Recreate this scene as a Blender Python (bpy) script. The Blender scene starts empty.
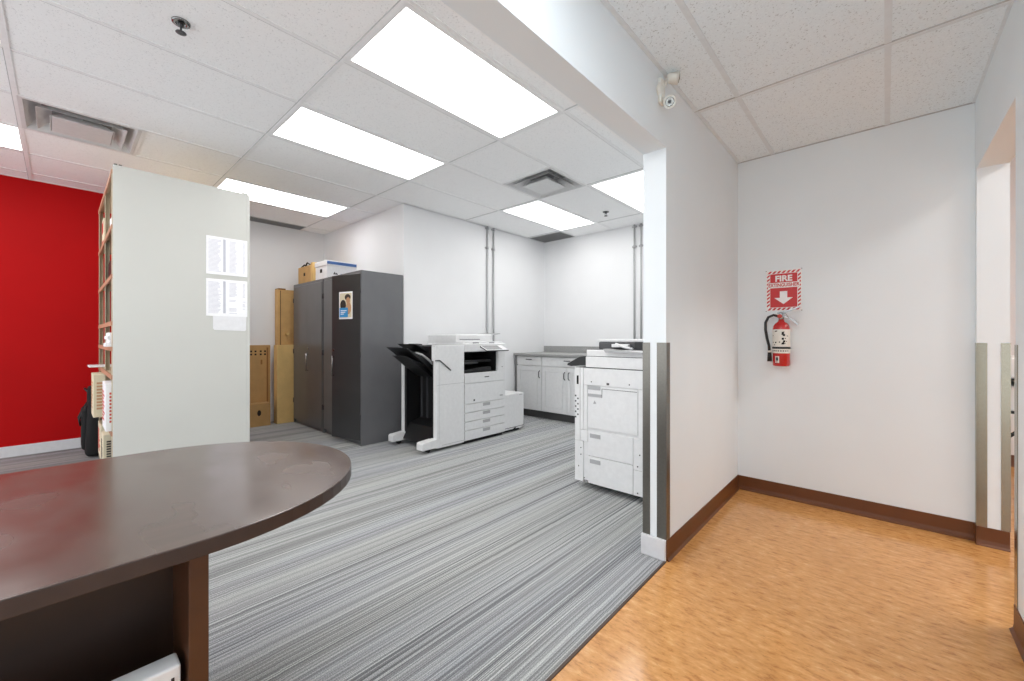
import bpy, bmesh, math, random
from mathutils import Vector, Matrix
random.seed(7)
S = bpy.context.scene
COL = S.collection
# ------------------------------------------------------------------ camera, world, exposure
EYE = Vector((0.0, 0.0, 1.12))
YAW = math.atan(373 / 410.6)
cd = bpy.data.cameras.new('camera'); cam = bpy.data.objects.new('camera', cd); COL.objects.link(cam)
cd.sensor_width = 36.0; cd.lens = 36.0 * 410.6 / 1024; cd.shift_y = (338.3 - 340.5) / 1024
cd.clip_start = 0.02
cam.location = EYE; cam.rotation_euler = (math.pi / 2, 0, YAW)
S.camera = cam
w = bpy.data.worlds.new('world'); S.world = w; w.use_nodes = True
w.node_tree.nodes['Background'].inputs[0].default_value = (0.93, 0.975, 1.02, 1)
w.node_tree.nodes['Background'].inputs[1].default_value = 1.6
vs = S.view_settings
vs.view_transform = 'Standard'; vs.look = 'None'; vs.gamma = 1.0; vs.use_curve_mapping = False
vs.exposure = 0.42
S.cycles.use_denoising = True
S.cycles.max_bounces = 14; S.cycles.diffuse_bounces = 10
PANEL = 5.3          # emission of the office ceiling panels
CORR_PANEL = 5.8     # emission of the corridor ceiling panel

# ------------------------------------------------------------------ materials
def lin(c):
    return tuple(((v / 255) / 12.92 if v / 255 <= .04045 else ((v / 255 + .055) / 1.055) ** 2.4) for v in c)
def mat(name, rgb, rough=.5, metal=0., spec=.5, noise=0., nscale=30., bump=0., bscale=200., coat=0.):
    m = bpy.data.materials.new(name); m.use_nodes = True
    nt = m.node_tree; b = nt.nodes['Principled BSDF']; c = lin(rgb)
    b.inputs['Base Color'].default_value = (*c, 1); b.inputs['Roughness'].default_value = rough
    b.inputs['Metallic'].default_value = metal; b.inputs['Specular IOR Level'].default_value = spec
    if coat: b.inputs['Coat Weight'].default_value = coat; b.inputs['Coat Roughness'].default_value = .1
    tc = nt.nodes.new('ShaderNodeTexCoord')
    n = nt.nodes.new('ShaderNodeTexNoise'); n.inputs['Scale'].default_value = nscale
    nt.links.new(tc.outputs['Object'], n.inputs['Vector'])
    a = noise if noise else .03
    r = nt.nodes.new('ShaderNodeValToRGB')
    r.color_ramp.elements[0].position = .3; r.color_ramp.elements[1].position = .7
    r.color_ramp.elements[0].color = (*[v * (1 - a) for v in c], 1)
    r.color_ramp.elements[1].color = (*[min(1, v * (1 + a)) for v in c], 1)
    nt.links.new(n.outputs[0], r.inputs[0]); nt.links.new(r.outputs[0], b.inputs['Base Color'])
    if bump:
        n2 = nt.nodes.new('ShaderNodeTexNoise'); n2.inputs['Scale'].default_value = bscale
        nt.links.new(tc.outputs['Object'], n2.inputs['Vector'])
        bp = nt.nodes.new('ShaderNodeBump'); bp.inputs['Strength'].default_value = bump; bp.inputs['Distance'].default_value = .001
        nt.links.new(n2.outputs[0], bp.inputs['Height']); nt.links.new(bp.outputs[0], b.inputs['Normal'])
    return m
def emit(name, rgb, s):
    m = bpy.data.materials.new(name); m.use_nodes = True; nt = m.node_tree
    b = nt.nodes['Principled BSDF']; b.inputs['Base Color'].default_value = (.8, .8, .8, 1)
    b.inputs['Emission Color'].default_value = (*rgb, 1); b.inputs['Emission Strength'].default_value = s
    return m
M = {}
M['wall'] = mat('wall_paint', (226, 226, 227), .75, noise=.01, nscale=3, bump=.15, bscale=400)
M['wall_warm'] = mat('corridor_paint', (229, 235, 238), .75, noise=.01, nscale=3, bump=.15, bscale=400)
M['red'] = mat('red_paint', (174, 3, 6), .6, spec=.15, noise=.04, nscale=2)
M['white_trim'] = mat('white_baseboard', (214, 214, 216), .45)
M['brown_base'] = mat('brown_vinyl_base', (100, 54, 18), .42, noise=.06, nscale=8)
M['tbar'] = mat('ceiling_grid_white', (240, 240, 240), .5)
M['tbar_c'] = mat('corridor_grid_white', (220, 227, 231), .5)
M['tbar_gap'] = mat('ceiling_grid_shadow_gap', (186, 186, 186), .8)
M['diffuser'] = emit('light_diffuser', (1, .995, .98), PANEL)
M['diffuser_s'] = emit('side_room_diffuser', (1, 1, 1), 16)
M['diffuser_c'] = emit('corridor_diffuser', (.92, .98, 1.03), CORR_PANEL)
M['plastic'] = mat('white_plastic', (220, 220, 220), .42)
M['plastic_g'] = mat('grey_plastic', (166, 166, 167), .45)
M['plastic_d'] = mat('dark_grey_plastic', (70, 70, 72), .4)
M['black'] = mat('black_plastic', (20, 20, 21), .4)
M['blackm'] = mat('black_matt', (13, 13, 14), .8)
M['seam'] = mat('seam_shadow', (62, 62, 62), .7)
M['locker'] = mat('charcoal_steel', (98, 98, 100), .3, noise=.05, nscale=5, coat=.2)
M['locker_d'] = mat('dark_shaded_charcoal_steel', (56, 56, 57), .28, noise=.05, nscale=5, coat=.2)
M['locker_t'] = mat('charcoal_steel_top', (78, 78, 80), .5)
M['chrome'] = mat('chrome', (150, 150, 150), .25, 1.)
M['steel'] = mat('brushed_steel', (128, 125, 118), .32, .95, noise=.05, nscale=90)
M['steel_r'] = mat('lino_reflect_brushed_steel', (146, 141, 126), .22, .95, noise=.05, nscale=90)  # linoleum's brown reflection put into the colour of the doorway guards
M['table'] = None
M['wood_d'] = mat('dark_walnut_laminate', (44, 28, 21), .45, noise=.15, nscale=12)
M['edge'] = mat('dark_walnut_edge', (56, 42, 37), .38, noise=.12, nscale=14)
M['legw'] = mat('walnut_leg_edge', (78, 46, 24), .45, noise=.1, nscale=14)
M['shelfp'] = mat('putty_shelf_steel', (205, 205, 199), .38, noise=.01, nscale=3)
M['shelfb'] = mat('beige_shelf_steel', (196, 184, 158), .5)
M['shelfr'] = mat('red_reflect_shelf_edge', (186, 140, 112), .5)  # red wall's reflection put into the colour of the board edges
M['paper'] = mat('paper', (250, 250, 252), .7)
M['ink'] = mat('grey_print', (216, 216, 224), .7)
M['ink2'] = mat('darker_grey_print', (196, 196, 206), .7)
M['card'] = mat('cardboard', (198, 158, 102), .8, noise=.08, nscale=9)
M['card2'] = mat('dark_cardboard', (176, 138, 88), .8, noise=.08, nscale=9)
M['card3'] = mat('light_cardboard', (214, 180, 118), .8, noise=.06, nscale=9)
M['hole'] = mat('dark_cut_out', (40, 30, 22), .9)
M['tape'] = mat('brown_tape', (132, 88, 40), .4)
M['boxw'] = mat('white_box_card', (232, 232, 234), .7)
M['blue'] = mat('blue_print', (70, 108, 168), .6)
M['bluec'] = mat('cyan_blue_print', (62, 152, 214), .5)
M['cab'] = mat('white_cabinet_laminate', (218, 218, 218), .45)
M['cabs'] = mat('cabinet_side_grey', (120, 120, 120), .6)
M['counter'] = mat('grey_speckled_laminate', (150, 150, 149), .35, noise=.25, nscale=260)
M['kick'] = mat('dark_toe_kick', (70, 70, 70), .7)
M['vent'] = mat('grey_vent_metal', (176, 176, 176), .5)
M['vent_d'] = mat('vent_dark', (140, 140, 140), .6)
M['vent_w'] = mat('white_vent_metal', (214, 214, 214), .45)
M['exred'] = mat('extinguisher_red', (186, 24, 22), .25, coat=.5)
M['signred'] = mat('sign_red', (196, 28, 30), .4)
M['signw'] = mat('sign_white', (238, 236, 234), .4)
M['label'] = mat('label_white', (226, 222, 214), .5)
M['skin'] = mat('printed_tan', (196, 150, 112), .6)
M['hair'] = mat('printed_dark', (54, 44, 40), .6)
M['cream'] = mat('cream_card', (224, 214, 186), .7)
M['redprint'] = mat('red_print', (190, 70, 60), .6)
M['screen'] = mat('panel_screen', (150, 150, 150), .25)
M['emer'] = mat('ivory_plastic', (224, 222, 214), .4)
M['lens'] = mat('lamp_lens', (170, 170, 165), .15, .6)
M['cloth'] = mat('black_nylon', (17, 17, 18), .85, noise=.2, nscale=60, bump=.4)

def nodes(m):
    nt = m.node_tree; return nt, nt.nodes['Principled BSDF']
def mathn(nt, op, a, b=None, c=None):
    n = nt.nodes.new('ShaderNodeMath'); n.operation = op
    for i, v in enumerate((a, b, c)):
        if v is None: continue
        if isinstance(v, (int, float)): n.inputs[i].default_value = v
        else: nt.links.new(v, n.inputs[i])
    return n.outputs[0]
def vecscale(nt, src, s):
    n = nt.nodes.new('ShaderNodeVectorMath'); n.operation = 'MULTIPLY'
    nt.links.new(src, n.inputs[0]); n.inputs[1].default_value = s; return n.outputs[0]
def noisen(nt, vec, scale, detail=2, rough=.5):
    n = nt.nodes.new('ShaderNodeTexNoise'); n.inputs['Scale'].default_value = scale
    n.inputs['Detail'].default_value = detail; n.inputs['Roughness'].default_value = rough
    nt.links.new(vec, n.inputs['Vector']); return n.outputs[0]
def ramp(nt, f, stops):
    r = nt.nodes.new('ShaderNodeValToRGB'); e = r.color_ramp.elements
    while len(e) < len(stops): e.new(.5)
    for i, (p, c) in enumerate(stops):
        e[i].position = p; e[i].color = (*c, 1)
    nt.links.new(f, r.inputs[0]); return r.outputs[0]
def mix(nt, f, a, b, t='MIX'):
    n = nt.nodes.new('ShaderNodeMix'); n.data_type = 'RGBA'; n.blend_type = t
    for k, v in ((0, f), (6, a), (7, b)):
        if isinstance(v, (int, float)): n.inputs[k].default_value = v
        elif isinstance(v, tuple): n.inputs[k].default_value = (*v, 1)
        else: nt.links.new(v, n.inputs[k])
    return n.outputs[2]

def carpet_mat():
    m = bpy.data.materials.new('striped_grey_carpet'); m.use_nodes = True; nt, b = nodes(m)
    tc = nt.nodes.new('ShaderNodeTexCoord').outputs['Object']
    sep = nt.nodes.new('ShaderNodeSeparateXYZ'); nt.links.new(tc, sep.inputs[0])
    wob = noisen(nt, tc, 3.0, 2)
    # small sideways jogs where the tile rows meet
    row = mathn(nt, 'FLOOR', mathn(nt, 'DIVIDE', sep.outputs[1], .5))
    jog = mathn(nt, 'MULTIPLY', mathn(nt, 'SINE', mathn(nt, 'MULTIPLY', row, 7.3)), .003)
    x = mathn(nt, 'ADD', mathn(nt, 'ADD', sep.outputs[0], jog), mathn(nt, 'MULTIPLY', wob, .006))
    def v1(mult, ym=0.):
        c = nt.nodes.new('ShaderNodeCombineXYZ'); nt.links.new(mathn(nt, 'MULTIPLY', x, mult), c.inputs[0])
        nt.links.new(mathn(nt, 'MULTIPLY', sep.outputs[1], ym), c.inputs[1]); return c.outputs[0]
    fine = noisen(nt, v1(150, .5), 1.0, 1)
    mid = noisen(nt, v1(50, .12), 1.0, 1)
    mid2 = noisen(nt, v1(31, .08), 1.0, 0)
    band = noisen(nt, v1(7.5, .0), 1.0, 1)
    hue = noisen(nt, v1(3.1, .3), 1.0, 1)
    # dark cords, stronger in some bands than in others
    cd_ = lambda q, k: mathn(nt, 'SUBTRACT', 1.0, mathn(nt, 'MINIMUM', mathn(nt, 'MULTIPLY', mathn(nt, 'ABSOLUTE', mathn(nt, 'SUBTRACT', q, .5)), k), 1.0))
    cord = mathn(nt, 'MAXIMUM', cd_(mid, 17.), cd_(noisen(nt, v1(72, .15), 1.0, 0), 14.))
    strength = nt.nodes.new('ShaderNodeMapRange'); nt.links.new(band, strength.inputs[0])
    strength.inputs[1].default_value = .40; strength.inputs[2].default_value = .60; strength.inputs[3].default_value = .38; strength.inputs[4].default_value = .82
    cordf = mathn(nt, 'MULTIPLY', cord, strength.outputs[0])
    base = ramp(nt, fine, [(.34, lin((172, 173, 174))), (.46, lin((188, 189, 189))), (.58, lin((198, 199, 198))), (.68, lin((216, 217, 216)))])
    tint = ramp(nt, hue, [(.4, lin((236, 237, 240))), (.6, lin((239, 239, 236)))])
    c1 = mix(nt, 1.0, base, tint, 'MULTIPLY')
    c2 = mix(nt, cordf, c1, lin((66, 67, 71)))
    fib = noisen(nt, tc, 300, 1)
    sp = ramp(nt, fib, [(.35, (.62, .62, .62)), (.62, (1.12, 1.12, 1.12))])
    c3 = mix(nt, 1.0, c2, sp, 'MULTIPLY')
    nt.links.new(c3, b.inputs['Base Color']); b.inputs['Roughness'].default_value = .95; b.inputs['Specular IOR Level'].default_value = .1
    bp = nt.nodes.new('ShaderNodeBump'); bp.inputs['Strength'].default_value = .5; bp.inputs['Distance'].default_value = .003
    nt.links.new(mathn(nt, 'SUBTRACT', fib, cordf), bp.inputs['Height']); nt.links.new(bp.outputs[0], b.inputs['Normal'])
    return m
def lino_mat():
    m = bpy.data.materials.new('marbled_linoleum'); m.use_nodes = True; nt, b = nodes(m)
    tc = nt.nodes.new('ShaderNodeTexCoord').outputs['Object']
    v = vecscale(nt, tc, (1, 2.6, 1))
    n1 = noisen(nt, v, 16, 6, .68); n2 = noisen(nt, vecscale(nt, tc, (1, 3.2, 1)), 34, 4, .6); n3 = noisen(nt, tc, 2.2, 2)
    c = ramp(nt, n1, [(.32, lin((166, 108, 56))), (.47, lin((200, 144, 84))), (.56, lin((208, 152, 92))), (.68, lin((220, 172, 114)))])
    d = ramp(nt, n2, [(.30, (.62, .55, .48)), (.40, (1, 1, 1)), (.66, (1, 1, 1)), (.74, (1.15, 1.2, 1.25))])
    c = mix(nt, 1., c, d, 'MULTIPLY')
    c = mix(nt, 1., c, ramp(nt, n3, [(.35, (.93, .91, .88)), (.65, (1.05, 1.05, 1.05))]), 'MULTIPLY')
    nt.links.new(c, b.inputs['Base Color'])
    b.inputs['Specular IOR Level'].default_value = .5
    rr = nt.nodes.new('ShaderNodeMapRange'); nt.links.new(n3, rr.inputs[0]); rr.inputs[3].default_value = .13; rr.inputs[4].default_value = .20
    nt.links.new(rr.outputs[0], b.inputs['Roughness'])
    return m
def tile_mat(name, rgb, amount):
    m = bpy.data.materials.new(name); m.use_nodes = True; nt, b = nodes(m)
    tc = nt.nodes.new('ShaderNodeTexCoord').outputs['Object']
    n1 = noisen(nt, tc, 120, 3, .6); n2 = noisen(nt, tc, 60, 2); n3 = noisen(nt, tc, 1.3, 1)
    k = mathn(nt, 'MULTIPLY', n1, 1.0)
    base = lin(rgb)
    dk = tuple(v * (1 - amount) for v in base)
    c = ramp(nt, k, [(.31, dk), (.40, base), (.60, base), (.70, tuple(min(1, v * (1 + amount * .2)) for v in base))])
    c = mix(nt, .6, c, ramp(nt, n2, [(.3, tuple(v * .96 for v in base)), (.7, tuple(min(1, v * 1.03) for v in base))]), 'MIX') if False else c
    nt.links.new(c, b.inputs['Base Color']); b.inputs['Roughness'].default_value = .9; b.inputs['Specular IOR Level'].default_value = .2
    bp = nt.nodes.new('ShaderNodeBump'); bp.inputs['Strength'].default_value = .4; bp.inputs['Distance'].default_value = .002
    nt.links.new(n1, bp.inputs['Height']); nt.links.new(bp.outputs[0], b.inputs['Normal'])
    return m
def table_mat():
    m = bpy.data.materials.new('worn_walnut_top'); m.use_nodes = True; nt, b = nodes(m)
    tc = nt.nodes.new('ShaderNodeTexCoord').outputs['Object']
    g = noisen(nt, vecscale(nt, tc, (7, 1, 1)), 7, 2, .5)
    c = ramp(nt, g, [(.3, lin((74, 60, 54))), (.7, lin((86, 70, 63)))])
    nt.links.new(c, b.inputs['Base Color'])
    rr = nt.nodes.new('ShaderNodeMapRange'); nt.links.new(noisen(nt, vecscale(nt, tc, (1, 1.6, 1)), 4.5, 2, .5), rr.inputs[0]); rr.inputs[1].default_value = .35; rr.inputs[2].default_value = .65
    rr.inputs[3].default_value = .16; rr.inputs[4].default_value = .28; nt.links.new(rr.outputs[0], b.inputs['Roughness']); b.inputs['Specular IOR Level'].default_value = .95
    return m
M['carpet'] = carpet_mat(); M['lino'] = lino_mat(); M['table'] = table_mat()
M['tile'] = tile_mat('office_ceiling_tile', (248, 248, 248), .26)
M['tile_c'] = tile_mat('corridor_ceiling_tile', (233, 242, 247), .42)

# ------------------------------------------------------------------ mesh helpers (all in world metres)
def B(): return bmesh.new()
def box(bm, x0, x1, y0, y1, z0, z1, bev=0., seg=2, mi=0, rot=None):
    """axis box; rot = (angle about z, pivot x, pivot y)"""
    x0, x1 = min(x0, x1), max(x0, x1); y0, y1 = min(y0, y1), max(y0, y1); z0, z1 = min(z0, z1), max(z0, z1)
    vs_ = [bm.verts.new(p) for p in ((x0, y0, z0), (x1, y0, z0), (x1, y1, z0), (x0, y1, z0), (x0, y0, z1), (x1, y0, z1), (x1, y1, z1), (x0, y1, z1))]
    fs = [bm.faces.new([vs_[i] for i in q]) for q in ((0, 3, 2, 1), (4, 5, 6, 7), (0, 1, 5, 4), (1, 2, 6, 5), (2, 3, 7, 6), (3, 0, 4, 7))]
    for f in fs: f.material_index = mi
    geo = vs_
    if bev:
        r = bmesh.ops.bevel(bm, geom=list({e for f in fs for e in f.edges}), offset=bev, segments=seg, profile=.5, affect='EDGES', material=-1)
        geo = list({v for f in r['faces'] for v in f.verts} | {v for v in vs_ if v.is_valid})
    if rot:
        bmesh.ops.rotate(bm, verts=geo, cent=(rot[1], rot[2], 0), matrix=Matrix.Rotation(rot[0], 3, 'Z'))
    return geo
def prism(bm, pts, axis, a0, a1, mi=0):
    """polygon pts extruded along axis 'x','y' or 'z' from a0 to a1; pts are the other two coords in order"""
    def P(p, a):
        return {'x': (a, p[0], p[1]), 'y': (p[0], a, p[1]), 'z': (p[0], p[1], a)}[axis]
    A = [bm.verts.new(P(p, a0)) for p in pts]; C = [bm.verts.new(P(p, a1)) for p in pts]
    fs = [bm.faces.new(A[::-1]), bm.faces.new(C)]
    n = len(pts)
    for i in range(n): fs.append(bm.faces.new((A[i], A[(i + 1) % n], C[(i + 1) % n], C[i])))
    for f in fs: f.material_index = mi
    bmesh.ops.recalc_face_normals(bm, faces=fs)
    return A + C
def tube(bm, pts, r, n=10, cap=True, mi=0):
    pts = [Vector(p) for p in pts]; rings = []
    rad = r if isinstance(r, (list, tuple)) else [r] * len(pts)
    up = None
    for i, p in enumerate(pts):
        t = (pts[min(i + 1, len(pts) - 1)] - pts[max(i - 1, 0)]).normalized()
        if up is None:
            up = t.orthogonal().normalized()
        else:
            up = (up - t * up.dot(t)).normalized()
        s = t.cross(up)
        rings.append([bm.verts.new(p + (up * math.cos(a) + s * math.sin(a)) * rad[i]) for a in [2 * math.pi * k / n for k in range(n)]])
    for i in range(len(rings) - 1):
        for k in range(n):
            f = bm.faces.new((rings[i][k], rings[i][(k + 1) % n], rings[i + 1][(k + 1) % n], rings[i + 1][k])); f.smooth = True; f.material_index = mi
    if cap:
        bm.faces.new(rings[0][::-1]).material_index = mi; bm.faces.new(rings[-1]).material_index = mi
def lathe(bm, cx, cy, prof, n=28, mi=0, axis='z', smooth=True):
    """prof: list of (r, h) along the axis"""
    rings = []
    for r, h in prof:
        ring = []
        for k in range(n):
            a = 2 * math.pi * k / n; u, v = max(r, 1e-4) * math.cos(a), max(r, 1e-4) * math.sin(a)
            p = {'z': (cx + u, cy + v, h)}[axis]
            ring.append(bm.verts.new(p))
        rings.append(ring)
    for i in range(len(rings) - 1):
        for k in range(n):
            f = bm.faces.new((rings[i][k], rings[i][(k + 1) % n], rings[i + 1][(k + 1) % n], rings[i + 1][k])); f.smooth = smooth; f.material_index = mi
    bm.faces.new(rings[0][::-1]).material_index = mi; bm.faces.new(rings[-1]).material_index = mi
def frustum(bm, cx, cy, s0x, s0y, z0, s1x, s1y, z1, mi=0):
    a = [bm.verts.new((cx + sx * s0x / 2, cy + sy * s0y / 2, z0)) for sx, sy in ((-1, -1), (1, -1), (1, 1), (-1, 1))]
    c = [bm.verts.new((cx + sx * s1x / 2, cy + sy * s1y / 2, z1)) for sx, sy in ((-1, -1), (1, -1), (1, 1), (-1, 1))]
    for i in range(4):
        bm.faces.new((a[i], a[(i + 1) % 4], c[(i + 1) % 4], c[i])).material_index = mi
def ring_frame(bm, x0, x1, y0, y1, z0, z1, wdt):
    box(bm, x0, x1, y0, y0 + wdt, z0, z1); box(bm, x0, x1, y1 - wdt, y1, z0, z1)
    box(bm, x0, x0 + wdt, y0 + wdt, y1 - wdt, z0, z1); box(bm, x1 - wdt, x1, y0 + wdt, y1 - wdt, z0, z1)
def wloc(o):
    v = Vector((0, 0, 0))
    while o: v += o.location; o = o.parent
    return v
def obj(name, bm, m, parent=None, smooth=False):
    me = bpy.data.meshes.new(name)
    off = wloc(parent) if parent else Vector((0, 0, 0))
    if off.length: bmesh.ops.translate(bm, verts=bm.verts[:], vec=-off)
    bm.normal_update(); bm.to_mesh(me); bm.free()
    for mm in (m if isinstance(m, (list, tuple)) else [m]): me.materials.append(M[mm] if isinstance(mm, str) else mm)
    o = bpy.data.objects.new(name, me); COL.objects.link(o)
    if parent: o.parent = parent
    if smooth:
        for p in me.polygons: p.use_smooth = True
    return o
def thing(name, label, cat, loc, group=None):
    o = bpy.data.objects.new(name, None); COL.objects.link(o); o.location = loc; o.empty_display_size = .05
    o['label'] = label; o['category'] = cat
    if group: o['group'] = group
    return o
def single(name, bm, m, label, cat, group=None, smooth=False):
    """a thing that is one mesh: origin moved to its base centre"""
    xs = [v.co.x for v in bm.verts]; ys = [v.co.y for v in bm.verts]; zs = [v.co.z for v in bm.verts]
    c = Vector(((min(xs) + max(xs)) / 2, (min(ys) + max(ys)) / 2, min(zs)))
    bmesh.ops.translate(bm, verts=bm.verts[:], vec=-c)
    o = obj(name, bm, m, None, smooth); o.location = c
    o['label'] = label; o['category'] = cat
    if group: o['group'] = group
    return o
def struct(name, bm, m, parent=None):
    o = obj(name, bm, m, parent)
    if not parent: o['kind'] = 'structure'
    return o
def dup(root, delta, label=None):
    r = root.copy(); COL.objects.link(r); r.location = root.location + Vector(delta)
    if label: r['label'] = label
    for ch in list(root.children):
        c = ch.copy(); COL.objects.link(c); c.parent = r
        for g in ch.children:
            d = g.copy(); COL.objects.link(d); d.parent = c
    return r
def text(name, s, size, mtx, m, parent, ext=.0006, bold=0.):
    cu = bpy.data.curves.new(name, 'FONT'); cu.body = s; cu.size = size; cu.extrude = ext; cu.offset = bold
    cu.align_x = 'CENTER'; cu.align_y = 'CENTER'
    t = bpy.data.objects.new(name, cu); COL.objects.link(t); bpy.context.view_layer.update()
    me = bpy.data.meshes.new_from_object(t.evaluated_get(bpy.context.evaluated_depsgraph_get()))
    bpy.data.objects.remove(t); bpy.data.curves.remove(cu)
    off = wloc(parent)
    me.transform(Matrix.Translation(-off) @ mtx)
    me.materials.clear(); me.materials.append(M[m])
    o = bpy.data.objects.new(name, me); COL.objects.link(o); o.parent = parent
    return o

# ------------------------------------------------------------------ room
ZO, ZC = 2.655, 2.43            # office and corridor ceilings
XL, XM, XB0, XB1, XR = -6.12, -4.04, -0.935, -0.815, 0.37
YB, YM, YF, YJ = 3.41, 2.62, 5.22, 2.05
BACK = -2.4
bm = B(); box(bm, XL, XB1, BACK, YF, -.05, 0); struct('floor', bm, 'carpet')
bm = B(); box(bm, XB1, 3.2, BACK, 6.2, -.05, 0.0); struct('floor.001', bm, 'lino')
bm = B(); box(bm, XB1 - .006, XB1 + .006, BACK, YJ - .01, 0, .003); struct('trim_1', bm, mat('dark_seam_strip', (70, 50, 38), .5))
bm = B(); box(bm, XL - .1, XL, BACK, .95, 0, ZO + .02); struct('wall_left', bm, 'red')
bm = B(); box(bm, XL - .1, XL, .95, YM, 0, ZO + .02); struct('wall_left_rear', bm, 'wall')
bm = B(); box(bm, XL - .1, XM, YM, YF + .1, 0, ZO + .02); struct('wall_office_corner', bm, 'wall')
bm = B(); box(bm, XM, XB0, YF, YF + .1, 0, ZO + .02); struct('wall_office_back', bm, 'wall')
bm = B(); box(bm, XB0, XB1, YJ, YF + .1, 0, ZO + .02); struct('wall_divider', bm, 'wall_warm')
bm = B(); box(bm, XB0, XB1, BACK, YJ, 2.08, ZO + .02); struct('wall_header', bm, 'wall_warm')
bm = B(); box(bm, XB1, .487, YB, YB + .1, 0, ZC + .02); struct('wall_back', bm, 'wall_warm')
# right wall with the doorway
bm = B(); box(bm, XR, .487, BACK, 2.46, 0, ZC + .3); struct('wall_right', bm, 'wall_warm')
bm = B(); box(bm, XR, .487, 3.36, YB, 0, ZC + .3); struct('wall_right_return', bm, 'wall_warm')
bm = B(); box(bm, XR, .487, 2.46, 3.36, 2.045, ZC + .3); struct('wall_right_header', bm, 'wall_warm')
# room beyond the doorway
bm = B(); box(bm, .387, .487, YB + .1, 5.6, 0, 2.7); struct('wall_side_room_left', bm, 'wall')
bm = B(); box(bm, .387, 3.2, 5.6, 5.7, 0, 2.7); struct('wall_side_room_back', bm, 'wall')
bm = B(); box(bm, 3.2, 3.3, BACK, 5.7, 0, 2.7); struct('wall_side_room_right', bm, 'wall')
bm = B(); box(bm, .487, 3.2, BACK, 5.6, 2.70, 2.74); struct('ceiling.002', bm, 'tile')

# office ceiling made of tiles on a 0.61 grid
GX = [-1.60 - .61 * k for k in range(8)]       # -1.60 .. -5.87
GY = [-1.42, -.19, 1.05, 2.295, 3.55, 4.80]  # ... -.163, 1.057, 2.277, 3.497, 4.717
lights_at = {(-1.905, 1.667): 'brightest', (-3.125, 1.667): '', (-4.935, 1.667): '', (-3.125, 4.175): '', (-1.905, 4.175): ''}
hidden_l = [(-4.935, -.80), (-3.125, -.80), (-1.905, -.80)]
VENTS = [(-4.345, .112), (-2.515, 3.25)]
def blocked(x0, x1, y0, y1):
    cx, cy = (x0 + x1) / 2, (y0 + y1) / 2
    for (lx, ly) in list(lights_at) + hidden_l:
        if abs(lx - cx) < .3 and abs(ly - cy) < .61: return True
    for (vx, vy) in VENTS:
        if abs(vx - cx) < .29 and abs(vy - cy) < .29: return True
    return False
xs = sorted([XB0] + GX + [XL])
ys0 = sorted([BACK] + [g for g in GY if g > BACK] + [YF])
bm = B()
for i in range(len(xs) - 1):
    for j in range(len(ys0) - 1):
        ya, yb = ys0[j], ys0[j + 1]
        cuts = [ya, yb]
        if ya < YM < yb: cuts.append(YM)
        for vx, vy in VENTS:
            if xs[i] - .01 < vx < xs[i + 1] + .01:
                for q in (vy - .305, vy + .305):
                    if ya + .02 < q < yb - .02: cuts.append(q)
        for lx, ly in hidden_l:
            if xs[i] < lx < xs[i + 1]:
                for q in (ly - .61, ly + .61):
                    if ya + .02 < q < yb - .02: cuts.append(q)
        cuts.sort()
        for k in range(len(cuts) - 1):
            cx, cy = (xs[i] + xs[i + 1]) / 2, (cuts[k] + cuts[k + 1]) / 2
            if cx < XM and cy > YM: continue
            if not blocked(xs[i], xs[i + 1], cuts[k], cuts[k + 1]):
                box(bm, xs[i], xs[i + 1], cuts[k], cuts[k + 1], ZO, ZO + .015)
struct('ceiling', bm, 'tile')
bm = B(); box(bm, XL - .1, XB0, BACK, YF + .1, ZO + .16, ZO + .2); struct('ceiling.003', bm, 'wall')
bm = B()
tz0, tz1 = ZO - .004, ZO + .001
for x in GX:
    y1 = YM if x < XM - .001 else YF
    box(bm, x - .012, x + .012, BACK, y1, tz0, tz1)
for y in GY:
    if y < BACK: continue
    x0 = XL if y < YM else XM
    box(bm, x0, XB0, y - .012, y + .012, tz0 - .001, tz1)
for vx, vy in VENTS:
    for q in (vy - .305, vy + .305):
        if min(abs(q - g) for g in GY) > .03: box(bm, vx - .305, vx + .305, q - .012, q + .012, tz0, tz1)
# wall angle
box(bm, XL, XL + .02, BACK, YM, tz0, tz1); box(bm, XL, XM, YM - .02, YM, tz0, tz1); box(bm, XM, XM + .02, YM, YF, tz0, tz1)
box(bm, XM, XB0, YF - .02, YF, tz0, tz1); box(bm, XB0 - .02, XB0, BACK, YF, tz0, tz1)
struct('trim_2', bm, 'tbar')
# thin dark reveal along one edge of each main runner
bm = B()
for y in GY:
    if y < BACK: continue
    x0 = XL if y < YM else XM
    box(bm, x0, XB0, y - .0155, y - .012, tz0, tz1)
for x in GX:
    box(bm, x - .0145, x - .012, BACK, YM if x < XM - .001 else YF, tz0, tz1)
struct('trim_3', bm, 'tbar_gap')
# corridor ceiling
bm = B(); box(bm, XB1, XR, -1.18, -.2, ZC, ZC + .02); box(bm, XB1, -.59, BACK, -1.18, ZC, ZC + .02); box(bm, .01, XR, BACK, -1.18, ZC, ZC + .02); box(bm, XB1, XR, 1.02, YB, ZC, ZC + .02)
box(bm, XB1, -.59, -.2, 1.02, ZC, ZC + .02); box(bm, .01, XR, -.2, 1.02, ZC, ZC + .02); struct('ceiling.001', bm, 'tile_c')
bm = B()
for x in (-.59, .01): box(bm, x - .012, x + .012, BACK, YB, ZC - .004, ZC)
for y in (2.48, 1.26, -1.18, -2.4): box(bm, XB1, XR, y - .012, y + .012, ZC - .005, ZC)
box(bm, XB1, XB1 + .02, BACK, YB, ZC - .004, ZC); box(bm, XR - .012, XR, BACK, YB, ZC - .004, ZC)
struct('trim_4', bm, 'tbar_c')
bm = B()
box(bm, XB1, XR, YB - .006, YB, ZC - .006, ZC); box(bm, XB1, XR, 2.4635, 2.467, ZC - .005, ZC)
struct('trim_5', bm, 'tbar_gap')
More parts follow.
